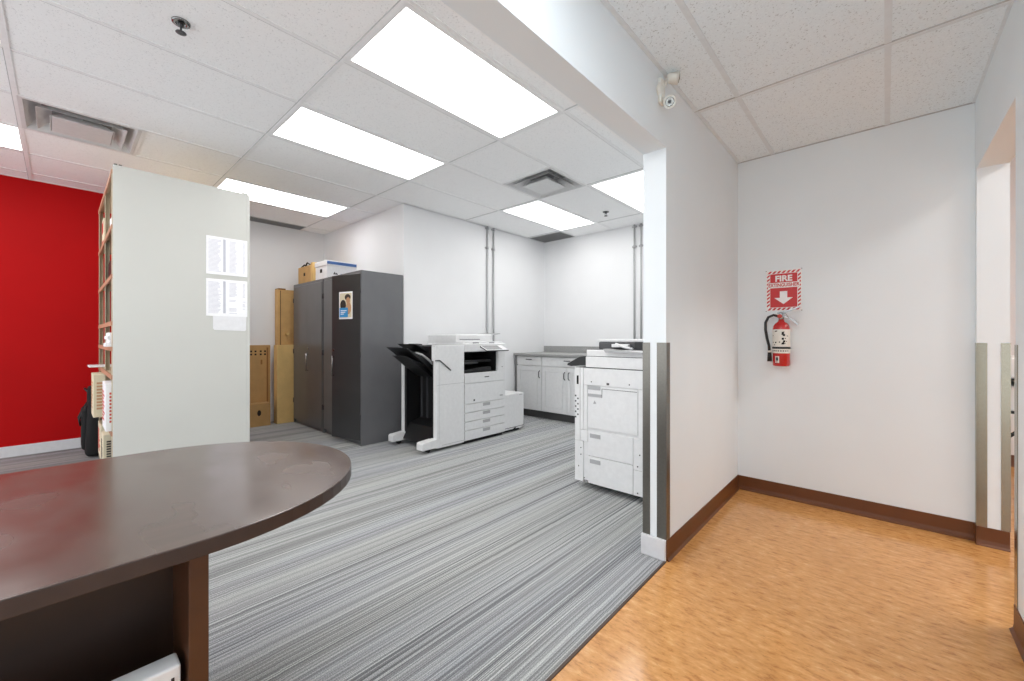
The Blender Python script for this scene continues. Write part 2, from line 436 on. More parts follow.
# baseboards
bm = B(); box(bm, XL, XL + .014, BACK, .95, 0, .10, .003); struct('baseboard_left', bm, 'white_trim')
bm = B(); box(bm, XL, XL + .014, .95, YM, 0, .10, .003); struct('baseboard_left_rear', bm, 'white_trim')
bm = B(); box(bm, XB0 - .009, XB1 + .001, YJ - .014, YJ, 0, .105, .004); box(bm, XB0 - .009, XB0, YJ, YF, 0, .105, .003); struct('baseboard_divider', bm, 'white_trim')
def cove(bm, axis, a0, a1, wall, sgn):
    # vinyl cove base: thin face, toe sweeping out on the floor
    pr = [(0, .10), (.004, .10), (.004, .03), (.007, .012), (.016, .003), (.016, 0), (0, 0)]
    prism(bm, [(wall + sgn * p, z) for p, z in pr], axis, a0, a1)
bm = B(); cove(bm, 'y', YJ, YB, XB1, 1); struct('baseboard_corridor_left', bm, 'brown_base')
bm = B(); cove(bm, 'x', XB1, .39, YB, -1); struct('baseboard_back', bm, 'brown_base')
bm = B(); cove(bm, 'x', XR - .004, .487, 3.36, -1); box(bm, XR - .004, XR, 3.345, YB, 0, .10); struct('baseboard_return', bm, 'brown_base')
bm = B(); cove(bm, 'y', BACK, 2.46, XR, -1); box(bm, XR - .004, .487, 2.46, 2.464, 0, .10); struct('baseboard_right', bm, 'brown_base')
bm = B(); cove(bm, 'x', .487, 3.2, 5.6, -1); struct('baseboard_side_room', bm, 'brown_base')

# ------------------------------------------------------------------ ceiling lights
def panel(cx, cy, z, label, m='diffuser', group='flat lights in the office ceiling'):
    t = thing('ceiling_light', label, 'ceiling light', (cx, cy, z), group)
    bm = B(); ring_frame(bm, cx - .298, cx + .298, cy - .622, cy + .622, z - .006, z + .004, .030); obj('frame', bm, 'tbar', t)
    bm = B(); box(bm, cx - .27, cx + .27, cy - .596, cy + .596, z - .004, z - .001); obj('diffuser', bm, m, t)
    bm = B(); box(bm, cx - .285, cx + .285, cy - .59, cy + .59, z + .004, z + .07); obj('housing', bm, 'vent_w', t)
    return t
P0 = panel(-1.905, 1.667, ZO, 'largest lit rectangular ceiling light, beside the white header beam')
def panelcopy(x, y, label): return dup(P0, (x + 1.905, y - 1.667, 0), label)
panelcopy(-3.125, 1.667, 'lit ceiling light between the largest light and the one over the shelf end')
panelcopy(-4.935, 1.667, 'lit ceiling light over the grey cabinets, partly behind the shelving end panel')
panelcopy(-3.125, 4.175, 'lit ceiling light past the square air vent, toward the far wall corner')
panelcopy(-1.905, 4.175, 'lit ceiling light cut off by the white wall end above the right copier')
panelcopy(-4.935, -.80, 'lit ceiling light at the left edge beside the left vent')
panelcopy(*hidden_l[1], 'ceiling light out of the picture, behind the camera over the middle of the office')
panelcopy(*hidden_l[2], 'ceiling light out of the picture, behind the camera next to the header beam')
panel(-.29, .41, ZC, 'ceiling light in the corridor ceiling over the camera', 'diffuser_c', 'corridor ceiling lights')
panel(-.29, -1.79, ZC, 'added second ceiling light, unseen, further back in the corridor ceiling behind the camera', 'diffuser_c', 'corridor ceiling lights')  # extra lamp added out of view to lift the corridor back wall
panel(1.55, 3.1, 2.70, 'ceiling light in the room behind the right doorway', 'diffuser_s', 'side room ceiling lights')

# ------------------------------------------------------------------ vents
def vent(cx, cy, label, z=ZO):
    t = thing('ceiling_vent', label, 'air vent', (cx, cy, z))
    bm = B(); ring_frame(bm, cx - .297, cx + .297, cy - .297, cy + .297, z - .006, z + .004, .022)
    frustum(bm, cx, cy, .55, .55, z - .004, .40, .40, z + .10); obj('frame', bm, 'vent_w', t)
    bm = B(); box(bm, cx - .21, cx + .21, cy - .21, cy + .21, z + .10, z + .11)
    lathe(bm, cx, cy, [(.14, z + .085), (.14, z + .10)], 28); obj('duct_collar', bm, 'vent_d', t)
    for s0, s1, a, b in ((.44, .30, z - .012, z + .05), (.315, .17, z - .024, z + .035)):
        bm = B(); frustum(bm, cx, cy, s0, s0, a, s1, s1, b); frustum(bm, cx, cy, s0 + .004, s0 + .004, a, s1 + .004, s1 + .004, b + .002)
        frustum(bm, cx, cy, s0, s0, a, s0 + .004, s0 + .004, a)
        obj('louver', bm, 'vent_w', t)
    bm = B(); box(bm, cx - .15, cx + .15, cy - .15, cy + .15, z - .026, z - .022); frustum(bm, cx, cy, .22, .22, z - .022, .10, .10, z + .02); obj('centre_plate', bm, 'vent_w', t)
    for sx in (-1, 1):
        bm = B(); tube(bm, [(cx + sx * .09, cy, z - .01), (cx + sx * .17, cy, z + .10)], .004, 6); obj('bracket', bm, 'vent', t)
    return t
vent(*VENTS[0], 'square stepped air diffuser in the ceiling at upper left')
vent(*VENTS[1], 'square stepped air diffuser in the ceiling between the lights, above the copiers')
def grille(x0, x1, y0, y1, label, z=ZO):
    t = thing('return_grille', label, 'air vent', ((x0 + x1) / 2, (y0 + y1) / 2, z))
    bm = B(); ring_frame(bm, x0, x1, y0, y1, z - .012, z - .005, .012); obj('frame', bm, 'vent', t)
    bm = B(); n = int((x1 - x0 - .03) / .016)
    for k in range(n): box(bm, x0 + .014 + k * .016, x0 + .018 + k * .016, y0 + .012, y1 - .012, z - .014, z - .005)
    obj('slats', bm, 'vent_d', t)
    bm = B(); box(bm, x0 + .005, x1 - .005, y0 + .005, y1 - .005, z - .0055, z - .0045); obj('backing', bm, 'blackm', t)
grille(-6.09, -5.885, 1.07, 2.27, 'long dark return grille in the ceiling above the cabinets by the left wall')
grille(-4.01, -3.45, 4.82, 5.195, 'dark grey return grille in the ceiling corner by the far wall')

# ------------------------------------------------------------------ sprinklers
def sprinkler(x, y, label):
    t = thing('sprinkler_head', label, 'sprinkler', (x, y, ZO))
    bm = B(); lathe(bm, x, y, [(.038, ZO - .001), (.036, ZO - .008), (.02, ZO - .010), (.018, ZO - .002)], 20); obj('escutcheon', bm, 'chrome', t)
    bm = B(); lathe(bm, x, y, [(.011, ZO - .002), (.011, ZO - .022), (.008, ZO - .024)], 12)
    for s in (-1, 1): tube(bm, [(x + s * .011, y, ZO - .02), (x + s * .013, y, ZO - .035), (x, y, ZO - .05)], .0028, 6)
    obj('frame', bm, 'plastic_d', t)
    bm = B(); lathe(bm, x, y, [(.02, ZO - .05), (.022, ZO - .053), (.008, ZO - .054)], 16); obj('deflector', bm, 'plastic_d', t)
sprinkler(-2.529, .395, 'small dark sprinkler head in the ceiling at upper left')
sprinkler(-2.505, 4.45, 'small dark sprinkler head in the ceiling in front of the far wall')

# ------------------------------------------------------------------ corner guards
def guard(name_label, pts_boxes, loc='steel_r'):
    bm = B()
    for b_ in pts_boxes: box(bm, *b_)
    single('corner_guard', bm, loc or 'steel_r', name_label, 'corner guard')
g = .0025
guard('brushed steel corner guard at left of the white wall end, beside the right copier',
      [(XB0 - g, -.898, YJ - g, YJ - .0002, .106, 1.098), (XB0 - g, XB0 - .0002, YJ, YJ + .045, .106, 1.098)], 'steel')
guard('brushed steel corner guard on the white wall end at the edge of the wood-look corridor',
      [(-.862, XB1 + g, YJ - g, YJ - .0002, .106, 1.098), (XB1 + .0002, XB1 + g, YJ, YJ + .045, .101, 1.098)], 'steel')
guard('brushed steel corner guard on the doorway return nearest the fire extinguisher wall',
      [(XR - g, .408, 3.36 - g, 3.3598, .101, 1.095), (XR - g, XR - .0002, 3.36, 3.40, .101, 1.095)], None)
guard('brushed steel corner guard on the doorway return at the opening side',
      [(.456, .487 + g, 3.36 - g, 3.3598, .101, 1.095), (.4872, .487 + g, 3.36, 3.405, .101, 1.095)], None)
guard('brushed steel corner guard on the near doorway edge at far right',
      [(XR - g, XR - .0002, 2.418, 2.46, .101, 1.095), (XR - g, .41, 2.4602, 2.46 + g, .101, 1.095)], None)

# ------------------------------------------------------------------ conduits
def conduit(x, y, zb, horiz, label):
    t = thing('conduit_pipe', label, 'pipe', (x, y, zb), 'conduits on the office walls')
    bm = B(); tube(bm, [(x, y, zb), (x, y, ZO - .006)], .0125, 10); obj('pipe', bm, 'vent', t)
    for z in (ZO - .30, ZO - .03):
        bm = B(); lathe(bm, x, y, [(.0165, z - .02), (.0165, z + .02)], 12)
        if horiz == 'x': box(bm, x - .035, x + .035, y + .008, y + .0145, z - .012, z + .012)
        else: box(bm, x - .0155, x - .008, y - .035, y + .035, z - .012, z + .012)
        obj('coupling', bm, 'plastic_g', t)
conduit(XM + .017, 3.93, 0.0, 'y', 'left pipe of the pair of thin grey pipes behind the left copier')
conduit(XM + .017, 4.05, 0.0, 'y', 'right pipe of the pair of thin grey pipes behind the left copier')
conduit(-2.50, YF - .017, 1.002, 'x', 'left pipe of the pair of thin grey pipes above the countertop, behind the right copier')
conduit(-2.405, YF - .017, 1.002, 'x', 'right pipe of the pair of thin grey pipes, nearly touching the white wall end')

# ------------------------------------------------------------------ desk with rounded end
t = thing('desk', 'dark walnut desk with a rounded peninsula end at lower left', 'desk', (-1.39, -.2, 0))
pts = [(-.95, -1.2), (-.95, .15)]
for k in range(1, 32):
    a = math.pi * k / 32; pts.append((-1.39 + .44 * math.cos(a), .15 + .49 * math.sin(a) ** .92))
pts += [(-1.83, .15), (-1.83, -1.2)]
bm = B(); vv = prism(bm, pts, 'z', .7085, .74, 1)
for f in bm.faces:
    if abs(f.normal.z) > .9: f.material_index = 0
bm.normal_update()
for f in bm.faces: f.material_index = 0 if abs(f.normal.z) > .9 else 1
bmesh.ops.bevel(bm, geom=[e for e in bm.edges if len(e.link_faces) == 2 and abs(e.link_faces[0].normal.z - e.link_faces[1].normal.z) > .5], offset=.0025, segments=2, profile=.5, affect='EDGES', material=-1)
obj('tabletop', bm, ['table', 'edge'], t)
bm = B(); box(bm, -1.78, -1.0, .168, .200, 0, .7085, .001, 1); obj('end_panel', bm, 'legw', t)
bm = B(); box(bm, -1.19, -1.165, -1.15, .168, .06, .7085); obj('modesty_panel', bm, 'wood_d', t)
bm = B(); box(bm, -1.78, -1.0, -1.18, -1.15, 0, .7085); obj('end_panel', bm, 'wood_d', t)
bm = B(); box(bm, -1.75, -1.19, -1.10, -.72, .02, .70); obj('pedestal', bm, 'wood_d', t)
# white tower under it
t = thing('computer_tower', 'slim white computer case tucked under the dark desk', 'computer', (-1.04, -.1, 0))
bm = B(); box(bm, -1.060, -1.012, -.32, .158, .012, .488, .004); obj('case', bm, 'plastic', t)
for y in (-.29, .12):
    bm = B(); box(bm, -1.056, -1.016, y, y + .02, 0, .013); obj('foot', bm, 'black', t)
bm = B(); box(bm, -1.0122, -1.0105, .143, .148, .43, .468); obj('power_button', bm, 'black', t)

# ------------------------------------------------------------------ shelving unit
SX0, SX1, SY0, SY1, SZ = -5.45, -4.0, .245, 1.085, 2.34
t = thing('shelving_unit', 'tall putty metal shelving unit with a plain end panel facing the desk', 'shelf', ((SX0 + SX1) / 2, (SY0 + SY1) / 2, 0))
bm = B(); box(bm, SX1 - .02, SX1, SY0 + .004, SY1 - .02, .01, SZ, .002); box(bm, SX1 - .022, SX1 + .003, SY1 - .022, SY1, 0, SZ - .004, .002)
obj('end_panel', bm, 'shelfp', t)
for y in (SY0 + .01, SY0 + .035, SY1 - .05, SY1 - .03):
    bm = B(); box(bm, SX1 - .03, SX1 - .012, y, y + .016, SZ, SZ + .010); obj('panel_clip', bm, 'blackm', t)
mx = -4.70
for x in (SX0, mx, SX1 - .055):
    for y in (SY0, SY1 - .035, (SY0 + SY1) / 2):
        bm = B(); box(bm, x, x + .032, y, y + .004, 0, SZ - .02); box(bm, x, x + .004, y + .004, y + .03, 0, SZ - .02)
        obj('post', bm, 'shelfb', t)
LV = [.12, .46, .86, 1.06, 1.24, 1.57, 1.92, SZ - .03]
for z in LV:
    for xa, xb in ((SX0 + .005, mx), (mx + .005, SX1 - .022)):
        bm = B(); box(bm, xa, xb, SY0 + .006, SY1 - .03, z - .004, z, mi=0)
        box(bm, xa, xb, SY0 - .004, SY0 + .006, z - .03, z + .001, mi=1)
        obj('shelf_board', bm, ['shelfb', 'shelfr'], t)
bm = B(); box(bm, SX0 + .01, SX1 - .03, .664, .668, .05, SZ - .04); obj('centre_divider', bm, 'shelfb', t)

# contents of the shelf
def shelf_box(x0, x1, y0, y1, z0, z1, m, lab, cat='box', name='storage_box', bands=(), group=None):
    t = thing(name, lab, cat, ((x0 + x1) / 2, (y0 + y1) / 2, z0), group)
    bm = B(); box(bm, x0, x1, y0, y1, z0, z1, .002, 1); obj('body', bm, m, t)
    for (bz0, bz1, m2) in bands:
        bm = B(); h = z1 - z0; box(bm, x0 + .012, x1 - .012, y0 - .0012, y0 - .0002, z0 + h * bz0, z0 + h * bz1); obj('printed_band', bm, m2, t)
    return t
shelf_box(-5.38, -5.18, .262, .50, 1.92, 2.20, 'cream', 'cream box with red print on the top level of the far shelf bay', bands=((.55, .9, 'redprint'), (.1, .3, 'redprint')))
shelf_box(-5.12, -4.80, .29, .60, 1.92, 2.14, 'paper', 'plain white box beside the cream box on the top shelf')
shelf_box(-4.60, -4.34, .30, .60, 1.92, 2.15, 'boxw', 'white box at the top of the near shelf bay')
shelf_box(-4.66, -4.20, .262, .60, 1.57, 1.72, 'black', 'flat black case on the second level of the near shelf bay', 'case', 'flat_case')
shelf_box(-4.18, -4.04, .27, .55, 1.57, 1.84, 'plastic_d', 'dark grey binder standing next to the flat black case', 'binder', 'binder', ((.6, .85, 'paper'),))
bcols = ['plastic_d', 'blue', 'black', 'paper', 'plastic_g', 'card2', 'locker', 'boxw']
for k in range(8):
    x = -4.62 + k * .066
    b_ = single('binder', (lambda bm: (box(bm, x, x + .055, .275, .50, 1.24, 1.24 + .27 + .02 * math.sin(k * 2.1), .003), bm)[1])(B()), bcols[k],
                'ring binder number-less spine in the row on the middle shelf', 'binder', 'binders on the middle shelf')
    b_['label'] = ['leftmost dark grey', 'blue', 'black', 'thin white paper', 'light grey', 'brown cardboard', 'charcoal', 'rightmost white'][k] + ' binder upright in the row on the middle shelf'
for k in range(4):
    single('paper_ream', (lambda bm: (box(bm, -4.62 + .006 * (k % 2), -4.32, .238 + .01 * (k % 2), .53, 1.06 + k * .026, 1.085 + k * .026, .002, 1), bm)[1])(B()), 'paper',
           ['bottom', 'second from bottom', 'third from bottom', 'topmost'][k] + ' white paper ream in the pile on the low shelf', 'paper', 'paper piled on the low shelf')
single('folder', (lambda bm: (box(bm, -4.27, -4.05, .215, .52, 1.06, 1.085, .002, 1), bm)[1])(B()), 'boxw', 'white folder lying on the low shelf nearest the end panel, sticking out', 'folder')
single('folder', (lambda bm: (box(bm, -5.42, -5.18, .17, .50, .862, .876, .002, 1), bm)[1])(B()), 'boxw', 'white folder sticking out of the far shelf bay above the cream parcel', 'folder')
# boxes leaning out of the lower levels
def printed_carton(x0, x1, y0, y1, z0, z1, lab, m='boxw', cols=('redprint', 'redprint')):
    t = thing('printed_carton', lab, 'box', ((x0 + x1) / 2, (y0 + y1) / 2, z0))
    bm = B(); box(bm, x0, x1, y0, y1, z0, z1, .003, 1); obj('body', bm, m, t)
    n = 9; h = (z1 - z0)
    bm = B()
    for k in range(n):
        z = z0 + h * (.18 + .66 * k / n)
        wv = random.uniform(.4, .95)
        box(bm, x1 - .0005, x1 + .0012, y0 + .02, y0 + .02 + (y1 - y0 - .05) * wv * .45, z, z + h * .045)
        box(bm, x0 + .02, x0 + .02 + (x1 - x0 - .04) * wv, y0 - .0012, y0 + .0005, z, z + h * .045)
    obj('red_print', bm, cols[0], t)
    return t
printed_carton(-4.36, -4.06, .215, .43, .461, .80, 'white carton with red printed columns leaning out of the near shelf bay')
printed_carton(-5.15, -4.86, .185, .42, .461, .82, 'cream carton with faded print bulging out of the far shelf bay', 'cream', ('skin', 'skin'))
printed_carton(-5.10, -4.80, .225, .45, .121, .40, 'tan carton with dark red lettering on the bottom shelf of the far bay', 'cream', ('redprint',))
printed_carton(-4.60, -4.42, .22, .48, .121, .38, 'small cream carton on the bottom shelf under the white one', 'cream', ('hair',))
shelf_box(-4.36, -4.12, .26, .5, .121, .34, 'plastic_d', 'dark box on the bottom shelf of the near bay')

# papers taped to the end panel
def notice(y0, y1, z0, z1, x, label, rows=26, extra=False):
    t = thing('paper_notice', label, 'paper', (x, (y0 + y1) / 2, z0))
    bm = B(); box(bm, x, x + .001, y0, y1, z0, z1); obj('sheet', bm, 'paper', t)
    bm = B(); rnd = random.Random(3 if extra else 2)
    W = y1 - y0; H = z1 - z0
    for c, (a, b_) in enumerate(((.05, .36), (.55, .74), (.88, .95))):
        for r in range(rows):
            if extra and c >= 1 and r > rows * .45 and rnd.random() < .6: continue
            z = z1 - H * (.08 + .86 * r / rows)
            box(bm, x + .001, x + .0013, y0 + W * a, y0 + W * (a + (b_ - a) * rnd.uniform(.7, 1)), z - H * .018, z)
    obj('printed_text', bm, 'ink', t)
    bm = B(); box(bm, x + .001, x + .0014, y0 + W * .40, y0 + W * .46, z0 + H * .08, z1 - H * .05); obj('rule', bm, 'ink2', t)
    return t
notice(.781, 1.066, 1.636, 1.942, SX1 + .0035, 'upper printed list sheet on the shelving end panel')
notice(.781, 1.066, 1.300, 1.600, SX1 + .0035, 'lower printed list sheet on the shelving end panel', extra=True)
bm = B(); prism(bm, [(.827, 1.20), (.835, 1.188), (1.05, 1.180), (1.058, 1.19), (1.062, 1.40), (.827, 1.40)], 'x', SX1 + .001, SX1 + .0028)
single('paper_sheet', bm, 'boxw', 'blank white sheet peeking out below the lower printed list', 'paper')

# black bag
t = thing('backpack', 'black bag standing on the carpet against the far end of the shelving', 'bag', (-5.66, .235, 0))
bm = B(); box(bm, -5.85, -5.47, .155, .33, .01, .56, .045, 4)
for v in bm.verts:
    k = max(0, (v.co.z - .25) / .27); v.co.y = .25 + (v.co.y - .25) * (1 - .22 * k * k); v.co.x = -5.66 + (v.co.x + 5.66) * (1 - .15 * k)
obj('body', bm, 'cloth', t, True)
bm = B(); box(bm, -5.78, -5.52, .175, .30, .50, .66, .03, 3); obj('top_flap', bm, 'cloth', t, True)
bm = B(); tube(bm, [(-5.72, .19, .60), (-5.68, .16, .64), (-5.62, .16, .64), (-5.58, .19, .60)], .010, 8); obj('handle', bm, 'black', t)
bm = B(); box(bm, -5.78, -5.54, .135, .20, .07, .46, .025, 3); obj('front_pocket', bm, 'cloth', t, True)
for x in (-5.75, -5.57):
    bm = B(); tube(bm, [(x, .18, .5), (x, .15, .44), (x, .12, .36), (x, .13, .3)], .009, 6); obj('strap', bm, 'black', t)

# ------------------------------------------------------------------ steel cabinets
def locker(x0, x1, label, ajar, marks):
    y0, y1, H = 2.10, 2.60, 1.83
    t = thing('steel_cabinet', label, 'cabinet', ((x0 + x1) / 2, (y0 + y1) / 2, 0), 'charcoal steel cabinets')
    bm = B()
    box(bm, x0, x0 + .014, y0, y1, 0, H); box(bm, x1 - .014, x1, y0, y1, 0, H); box(bm, x0 + .014, x1 - .014, y1 - .012, y1, .0, H)
    box(bm, x0 + .014, x1 - .014, y0, y1 - .012, H - .03, H); box(bm, x0 + .014, x1 - .014, y0 + .02, y1 - .012, .05, .07)
    box(bm, x0 + .014, x1 - .014, y0 + .025, y0 + .035, 0, .05)
    obj('carcass', bm, 'locker', t)
    for z in (.5, .9, 1.3):
        bm = B(); box(bm, x0 + .016, x1 - .016, y0 + .06, y1 - .014, z, z + .02); obj('shelf', bm, 'locker_d', t)
    xm = (x0 + x1) / 2
    d0, d1 = .055, H - .034
    # left door
    bm = B(); box(bm, x0 + .016, xm - .002, y0 - .004, y0 + .016, d0, d1, .002, 1); dl = obj('door', bm, 'locker', t)
    ang = math.radians(ajar)
    # right door, hinged on its right edge
    hx = x1 - .016
    bm = B(); box(bm, xm + .002, hx, y0 - .006, y0 + .014, d0, d1, .002, 1, rot=(ang, hx, y0)); dr = obj('door', bm, 'locker_d' if ajar else 'locker', t)  # shading of the ajar door put into its colour as a darker steel
    def rp(x, y):
        dx, dy = x - hx, y - y0
        return hx + dx * math.cos(ang) - dy * math.sin(ang), y0 + dx * math.sin(ang) + dy * math.cos(ang)
    bm = B()
    for zz in (.72, .92): 
        a = rp(xm + .035, y0 - .006); b_ = rp(xm + .035, y0 - .03); tube(bm, [(a[0], a[1], zz), (b_[0], b_[1], zz)], .005, 6)
    b_ = rp(xm + .035, y0 - .03); tube(bm, [(b_[0], b_[1], .71), (b_[0], b_[1], .93)], .007, 8)
    a = rp(xm + .035, y0 - .006); b_ = rp(xm + .035, y0 - .014); tube(bm, [(a[0], a[1], .99), (b_[0], b_[1], .99)], .012, 10)
    obj('handle', bm, 'chrome', dr)
    for z in (.30, .95, 1.62):
        for x in (x1 - .008, x0 + .008):
            bm = B(); tube(bm, [(x, y0 - .004, z - .03), (x, y0 - .004, z + .03)], .006, 8); obj('hinge', bm, 'locker_d', t)
    return t, rp, xm
locker(-5.85, -4.945, 'charcoal steel cabinet with both doors shut, beside the cardboard', 0, 0)
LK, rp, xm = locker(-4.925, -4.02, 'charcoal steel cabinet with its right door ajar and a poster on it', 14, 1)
# poster stuck on the ajar door
t = thing('poster', 'small poster of a person over a blue panel, stuck on the ajar cabinet door', 'poster', (*rp(xm + .19, 2.09), 1.32))
def pq(bm, u0, u1, z0, z1, off, wob=None):
    x0, x1 = xm + u0, xm + u1
    geo = box(bm, x0, x1, 2.094 - off - .001, 2.094 - off, z0, z1, rot=(math.radians(14), -4.02 - .016, 2.10))
PU0, PU1 = .120, .325
bm = B(); pq(bm, PU0, PU1, 1.325, 1.615, 0); obj('sheet', bm, 'paper', t)
bm = B(); pq(bm, PU0 + .012, PU1 - .012, 1.34, 1.60, .0012); obj('picture', bm, 'cream', t)
bm = B(); pq(bm, PU0 + .012, PU0 + .14, 1.345, 1.445, .0042); obj('blue_panel', bm, 'bluec', t)
def disc(bm, u, z, ru, rz, off, n=16, half=False):
    an = math.radians(14); hx = -4.02 - .016
    vs_ = []
    for k in range(n):
        a = 2 * math.pi * k / n
        x, y = xm + u + ru * math.cos(a), 2.094 - off
        dx, dy = x - hx, y - 2.10
        vs_.append(bm.verts.new((hx + dx * math.cos(an) - dy * math.sin(an), 2.10 + dx * math.sin(an) + dy * math.cos(an), z + rz * math.sin(a))))
    bm.faces.new(vs_)
bm = B(); disc(bm, .185, 1.475, .045, .055, .0030); disc(bm, .255, 1.555, .045, .034, .0034); obj('dark_print', bm, 'hair', t)
bm = B(); disc(bm, .262, 1.52, .030, .036, .0038); disc(bm, .268, 1.44, .040, .065, .0032); obj('tan_print', bm, 'skin', t)
text('white_lettering', 'Get more', .022, Matrix.Translation((*rp(xm + .155, 2.0895), 1.385)) @ Matrix.Rotation(math.radians(14), 4, 'Z') @ Matrix.Rotation(math.pi / 2, 4, 'X'), 'paper', t) if False else None
bm = B()
for k in range(3): pq(bm, PU0 + .03, PU0 + .12 - .02 * k, 1.410 - .018 * k, 1.418 - .018 * k, .0054)
obj('white_lines', bm, 'paper', t)

# boxes on the cabinets
zt = 1.8305
t = thing('storage_box', 'white archive box with a blue-printed lid on top of the cabinets', 'box', (-5.07, 2.35, zt))
bm = B(); box(bm, -5.235, -4.915, 2.135, 2.50, zt, zt + .205, .002, 1); obj('body', bm, 'boxw', t)
bm = B(); box(bm, -5.243, -4.907, 2.127, 2.508, zt + .165, zt + .222, .002, 1); ld = obj('lid', bm, 'boxw', t)
bm = B(); box(bm, -4.907, -4.9058, 2.135, 2.50, zt + .178, zt + .212); box(bm, -5.235, -4.915, 2.137, 2.50, zt + .2221, zt + .2232); obj('blue_stripe', bm, 'blue', ld)
bm = B(); box(bm, -5.105, -5.045, 2.1335, 2.1348, zt + .085, zt + .13); obj('hand_hole', bm, 'blackm', t)
bm = B(); prism(bm, [(2.21, zt + .06), (2.245, zt + .06), (2.228, zt + .095)], 'x', -4.9149, -4.9138)
prism(bm, [(2.235, zt + .06), (2.27, zt + .06), (2.253, zt + .085)], 'x', -4.9149, -4.9138); obj('emblem', bm, 'plastic_d', t)
bm = B(); box(bm, -4.9149, -4.914, 2.30, 2.38, zt + .066, zt + .074); obj('printed_line', bm, 'blue', t)
t = thing('cardboard_box', 'brown cardboard box with a loose ribbon on top of the left cabinet', 'box', (-5.55, 2.33, zt))
bm = B(); box(bm, -5.80, -5.40, 2.14, 2.55, zt, zt + .225, .002, 1); obj('body', bm, 'card', t)
bm = B(); box(bm, -5.62, -5.57, 2.1385, 2.1398, zt + .10, zt + .14); obj('hand_hole', bm, 'hole', t)
bm = B(); box(bm, -5.395, -5.33, 2.14, 2.55, zt, zt + .25, .002, 1); obj('side_flap', bm, 'card3', t)
bm = B(); tube(bm, [(-5.75, 2.16, zt + .228), (-5.70, 2.18, zt + .262), (-5.63, 2.17, zt + .235), (-5.58, 2.17, zt + .275), (-5.50, 2.18, zt + .24), (-5.44, 2.2, zt + .262)], .009, 6); obj('ribbon', bm, 'hole', t)

# cardboard by the left wall
t = thing('cardboard_box', 'tall narrow cardboard carton standing against the wall next to the cabinets', 'box', (-6.05, 2.03, 0))
bm = B(); box(bm, -6.11, -6.00, 1.955, 2.19, 0, 1.775, .002, 1); obj('body', bm, 'card', t)
bm = B(); box(bm, -6.0, -5.9985, 1.985, 1.992, .9, 1.76); obj('open_seam', bm, 'hole', t)
bm = B(); box(bm, -6.115, -5.995, 1.96, 2.05, 1.772, 1.79); obj('tape', bm, 'tape', t)
bm = B(); lathe(bm, 0, 0, [(.02, 0), (.012, .03), (.018, .05)], 10)
for v in bm.verts: v.co = Vector((-6.0 + v.co.z, 2.06 + v.co.x, 1.18 + v.co.y))
obj('plug', bm, 'card3', t)
bm = B(); box(bm, -5.995, -5.87, 1.905, 2.155, 0, 1.03, .002, 1)
single('cardboard_box', bm, 'card3', 'light brown flat carton in front of the tall narrow one beside the cabinets', 'box')
t = thing('cardboard_box', 'flattened brown box with handle holes leaning by the shelving end', 'box', (-6.07, 1.74, 0))
bm = B(); box(bm, -6.11, -6.03, 1.50, 1.875, 0, 1.03, .002, 1); obj('body', bm, 'card2', t)
bm = B()
for k, y in enumerate((1.64, 1.69, 1.75, 1.80)):
    box(bm, -6.03, -6.0285, y, y + .022, .94, .962); box(bm, -6.03, -6.0285, y, y + .022, .90, .922)
obj('handle_holes', bm, 'hole', t)
bm = B(); box(bm, -6.035, -6.0285, 1.83, 1.85, .1, 1.0); box(bm, -6.03, -6.0285, 1.76, 1.78, .78, .84); obj('tape', bm, 'tape', t)
t = thing('cardboard_box', 'low brown cardboard box with a round hole at the foot of the flattened box', 'box', (-5.95, 1.7, 0))
bm = B(); box(bm, -6.025, -5.88, 1.50, 1.83, 0, .29, .002, 1); obj('body', bm, 'card2', t)
bm = B(); lathe(bm, 0, 0, [(.022, 0), (.022, .0012)], 14)
for v in bm.verts: v.co = Vector((-5.88 + v.co.z, 1.70 + v.co.x, .17 + v.co.y * 1.7))
obj('hole', bm, 'hole', t)

# ------------------------------------------------------------------ copier with finisher (left)
XF = -3.27
t = thing('photocopier', 'white office copier with four paper drawers and a black finisher on its left', 'copier', (-3.6, 2.95, 0))
bm = B()
box(bm, -3.93, XF - .02, 2.855, 3.485, .03, .74, .006)              # lower body
box(bm, -3.93, -3.72, 2.86, 3.485, .74, .985, .004)                 # back of the output bay
box(bm, -3.72, XF, 3.36, 3.485, .74, .985, .006)                    # right post of the bay
box(bm, -3.93, XF, 2.855, 3.485, .975, 1.065, .01)                  # scanner
obj('body', bm, 'plastic', t)
bm = B(); box(bm, -3.72, XF - .02, 2.856, 3.36, .741, .752); box(bm, -3.719, -3.715, 2.86, 3.36, .75, .975)
box(bm, -3.72, XF - .03, 2.858, 2.862, .75, .975); box(bm, -3.72, XF - .03, 3.355, 3.359, .75, .975); box(bm, -3.72, XF - .01, 2.862, 3.355, .968, .975)
obj('output_bay', bm, 'blackm', t)
bm = B(); prism(bm, [(2.88, .755), (3.30, .755), (3.30, .80), (3.12, .80), (2.88, .77)], 'x', -3.70, -3.32); box(bm, -3.68, -3.36, 2.90, 3.34, .86, .88); obj('output_tray', bm, 'black', t)
bm = B(); box(bm, -3.5, -3.32, 2.88, 3.1, .845, .858); obj('paper_guide', bm, 'plastic_d', t)
bm = B(); box(bm, XF - .02, XF, 2.862, 3.48, .642, .748, .004); up = obj('upper_cover', bm, 'plastic', t)
bm = B(); box(bm, XF, XF + .001, 3.15, 3.22, .69, .70); obj('badge', bm, 'seam', up)
bm = B(); box(bm, XF - .02, XF, 2.862, 3.48, .424, .636, .004); fd = obj('front_door', bm, 'plastic', t)
bm = B(); box(bm, XF, XF + .001, 2.985, 3.005, .445, .465); obj('lock', bm, 'black', fd)
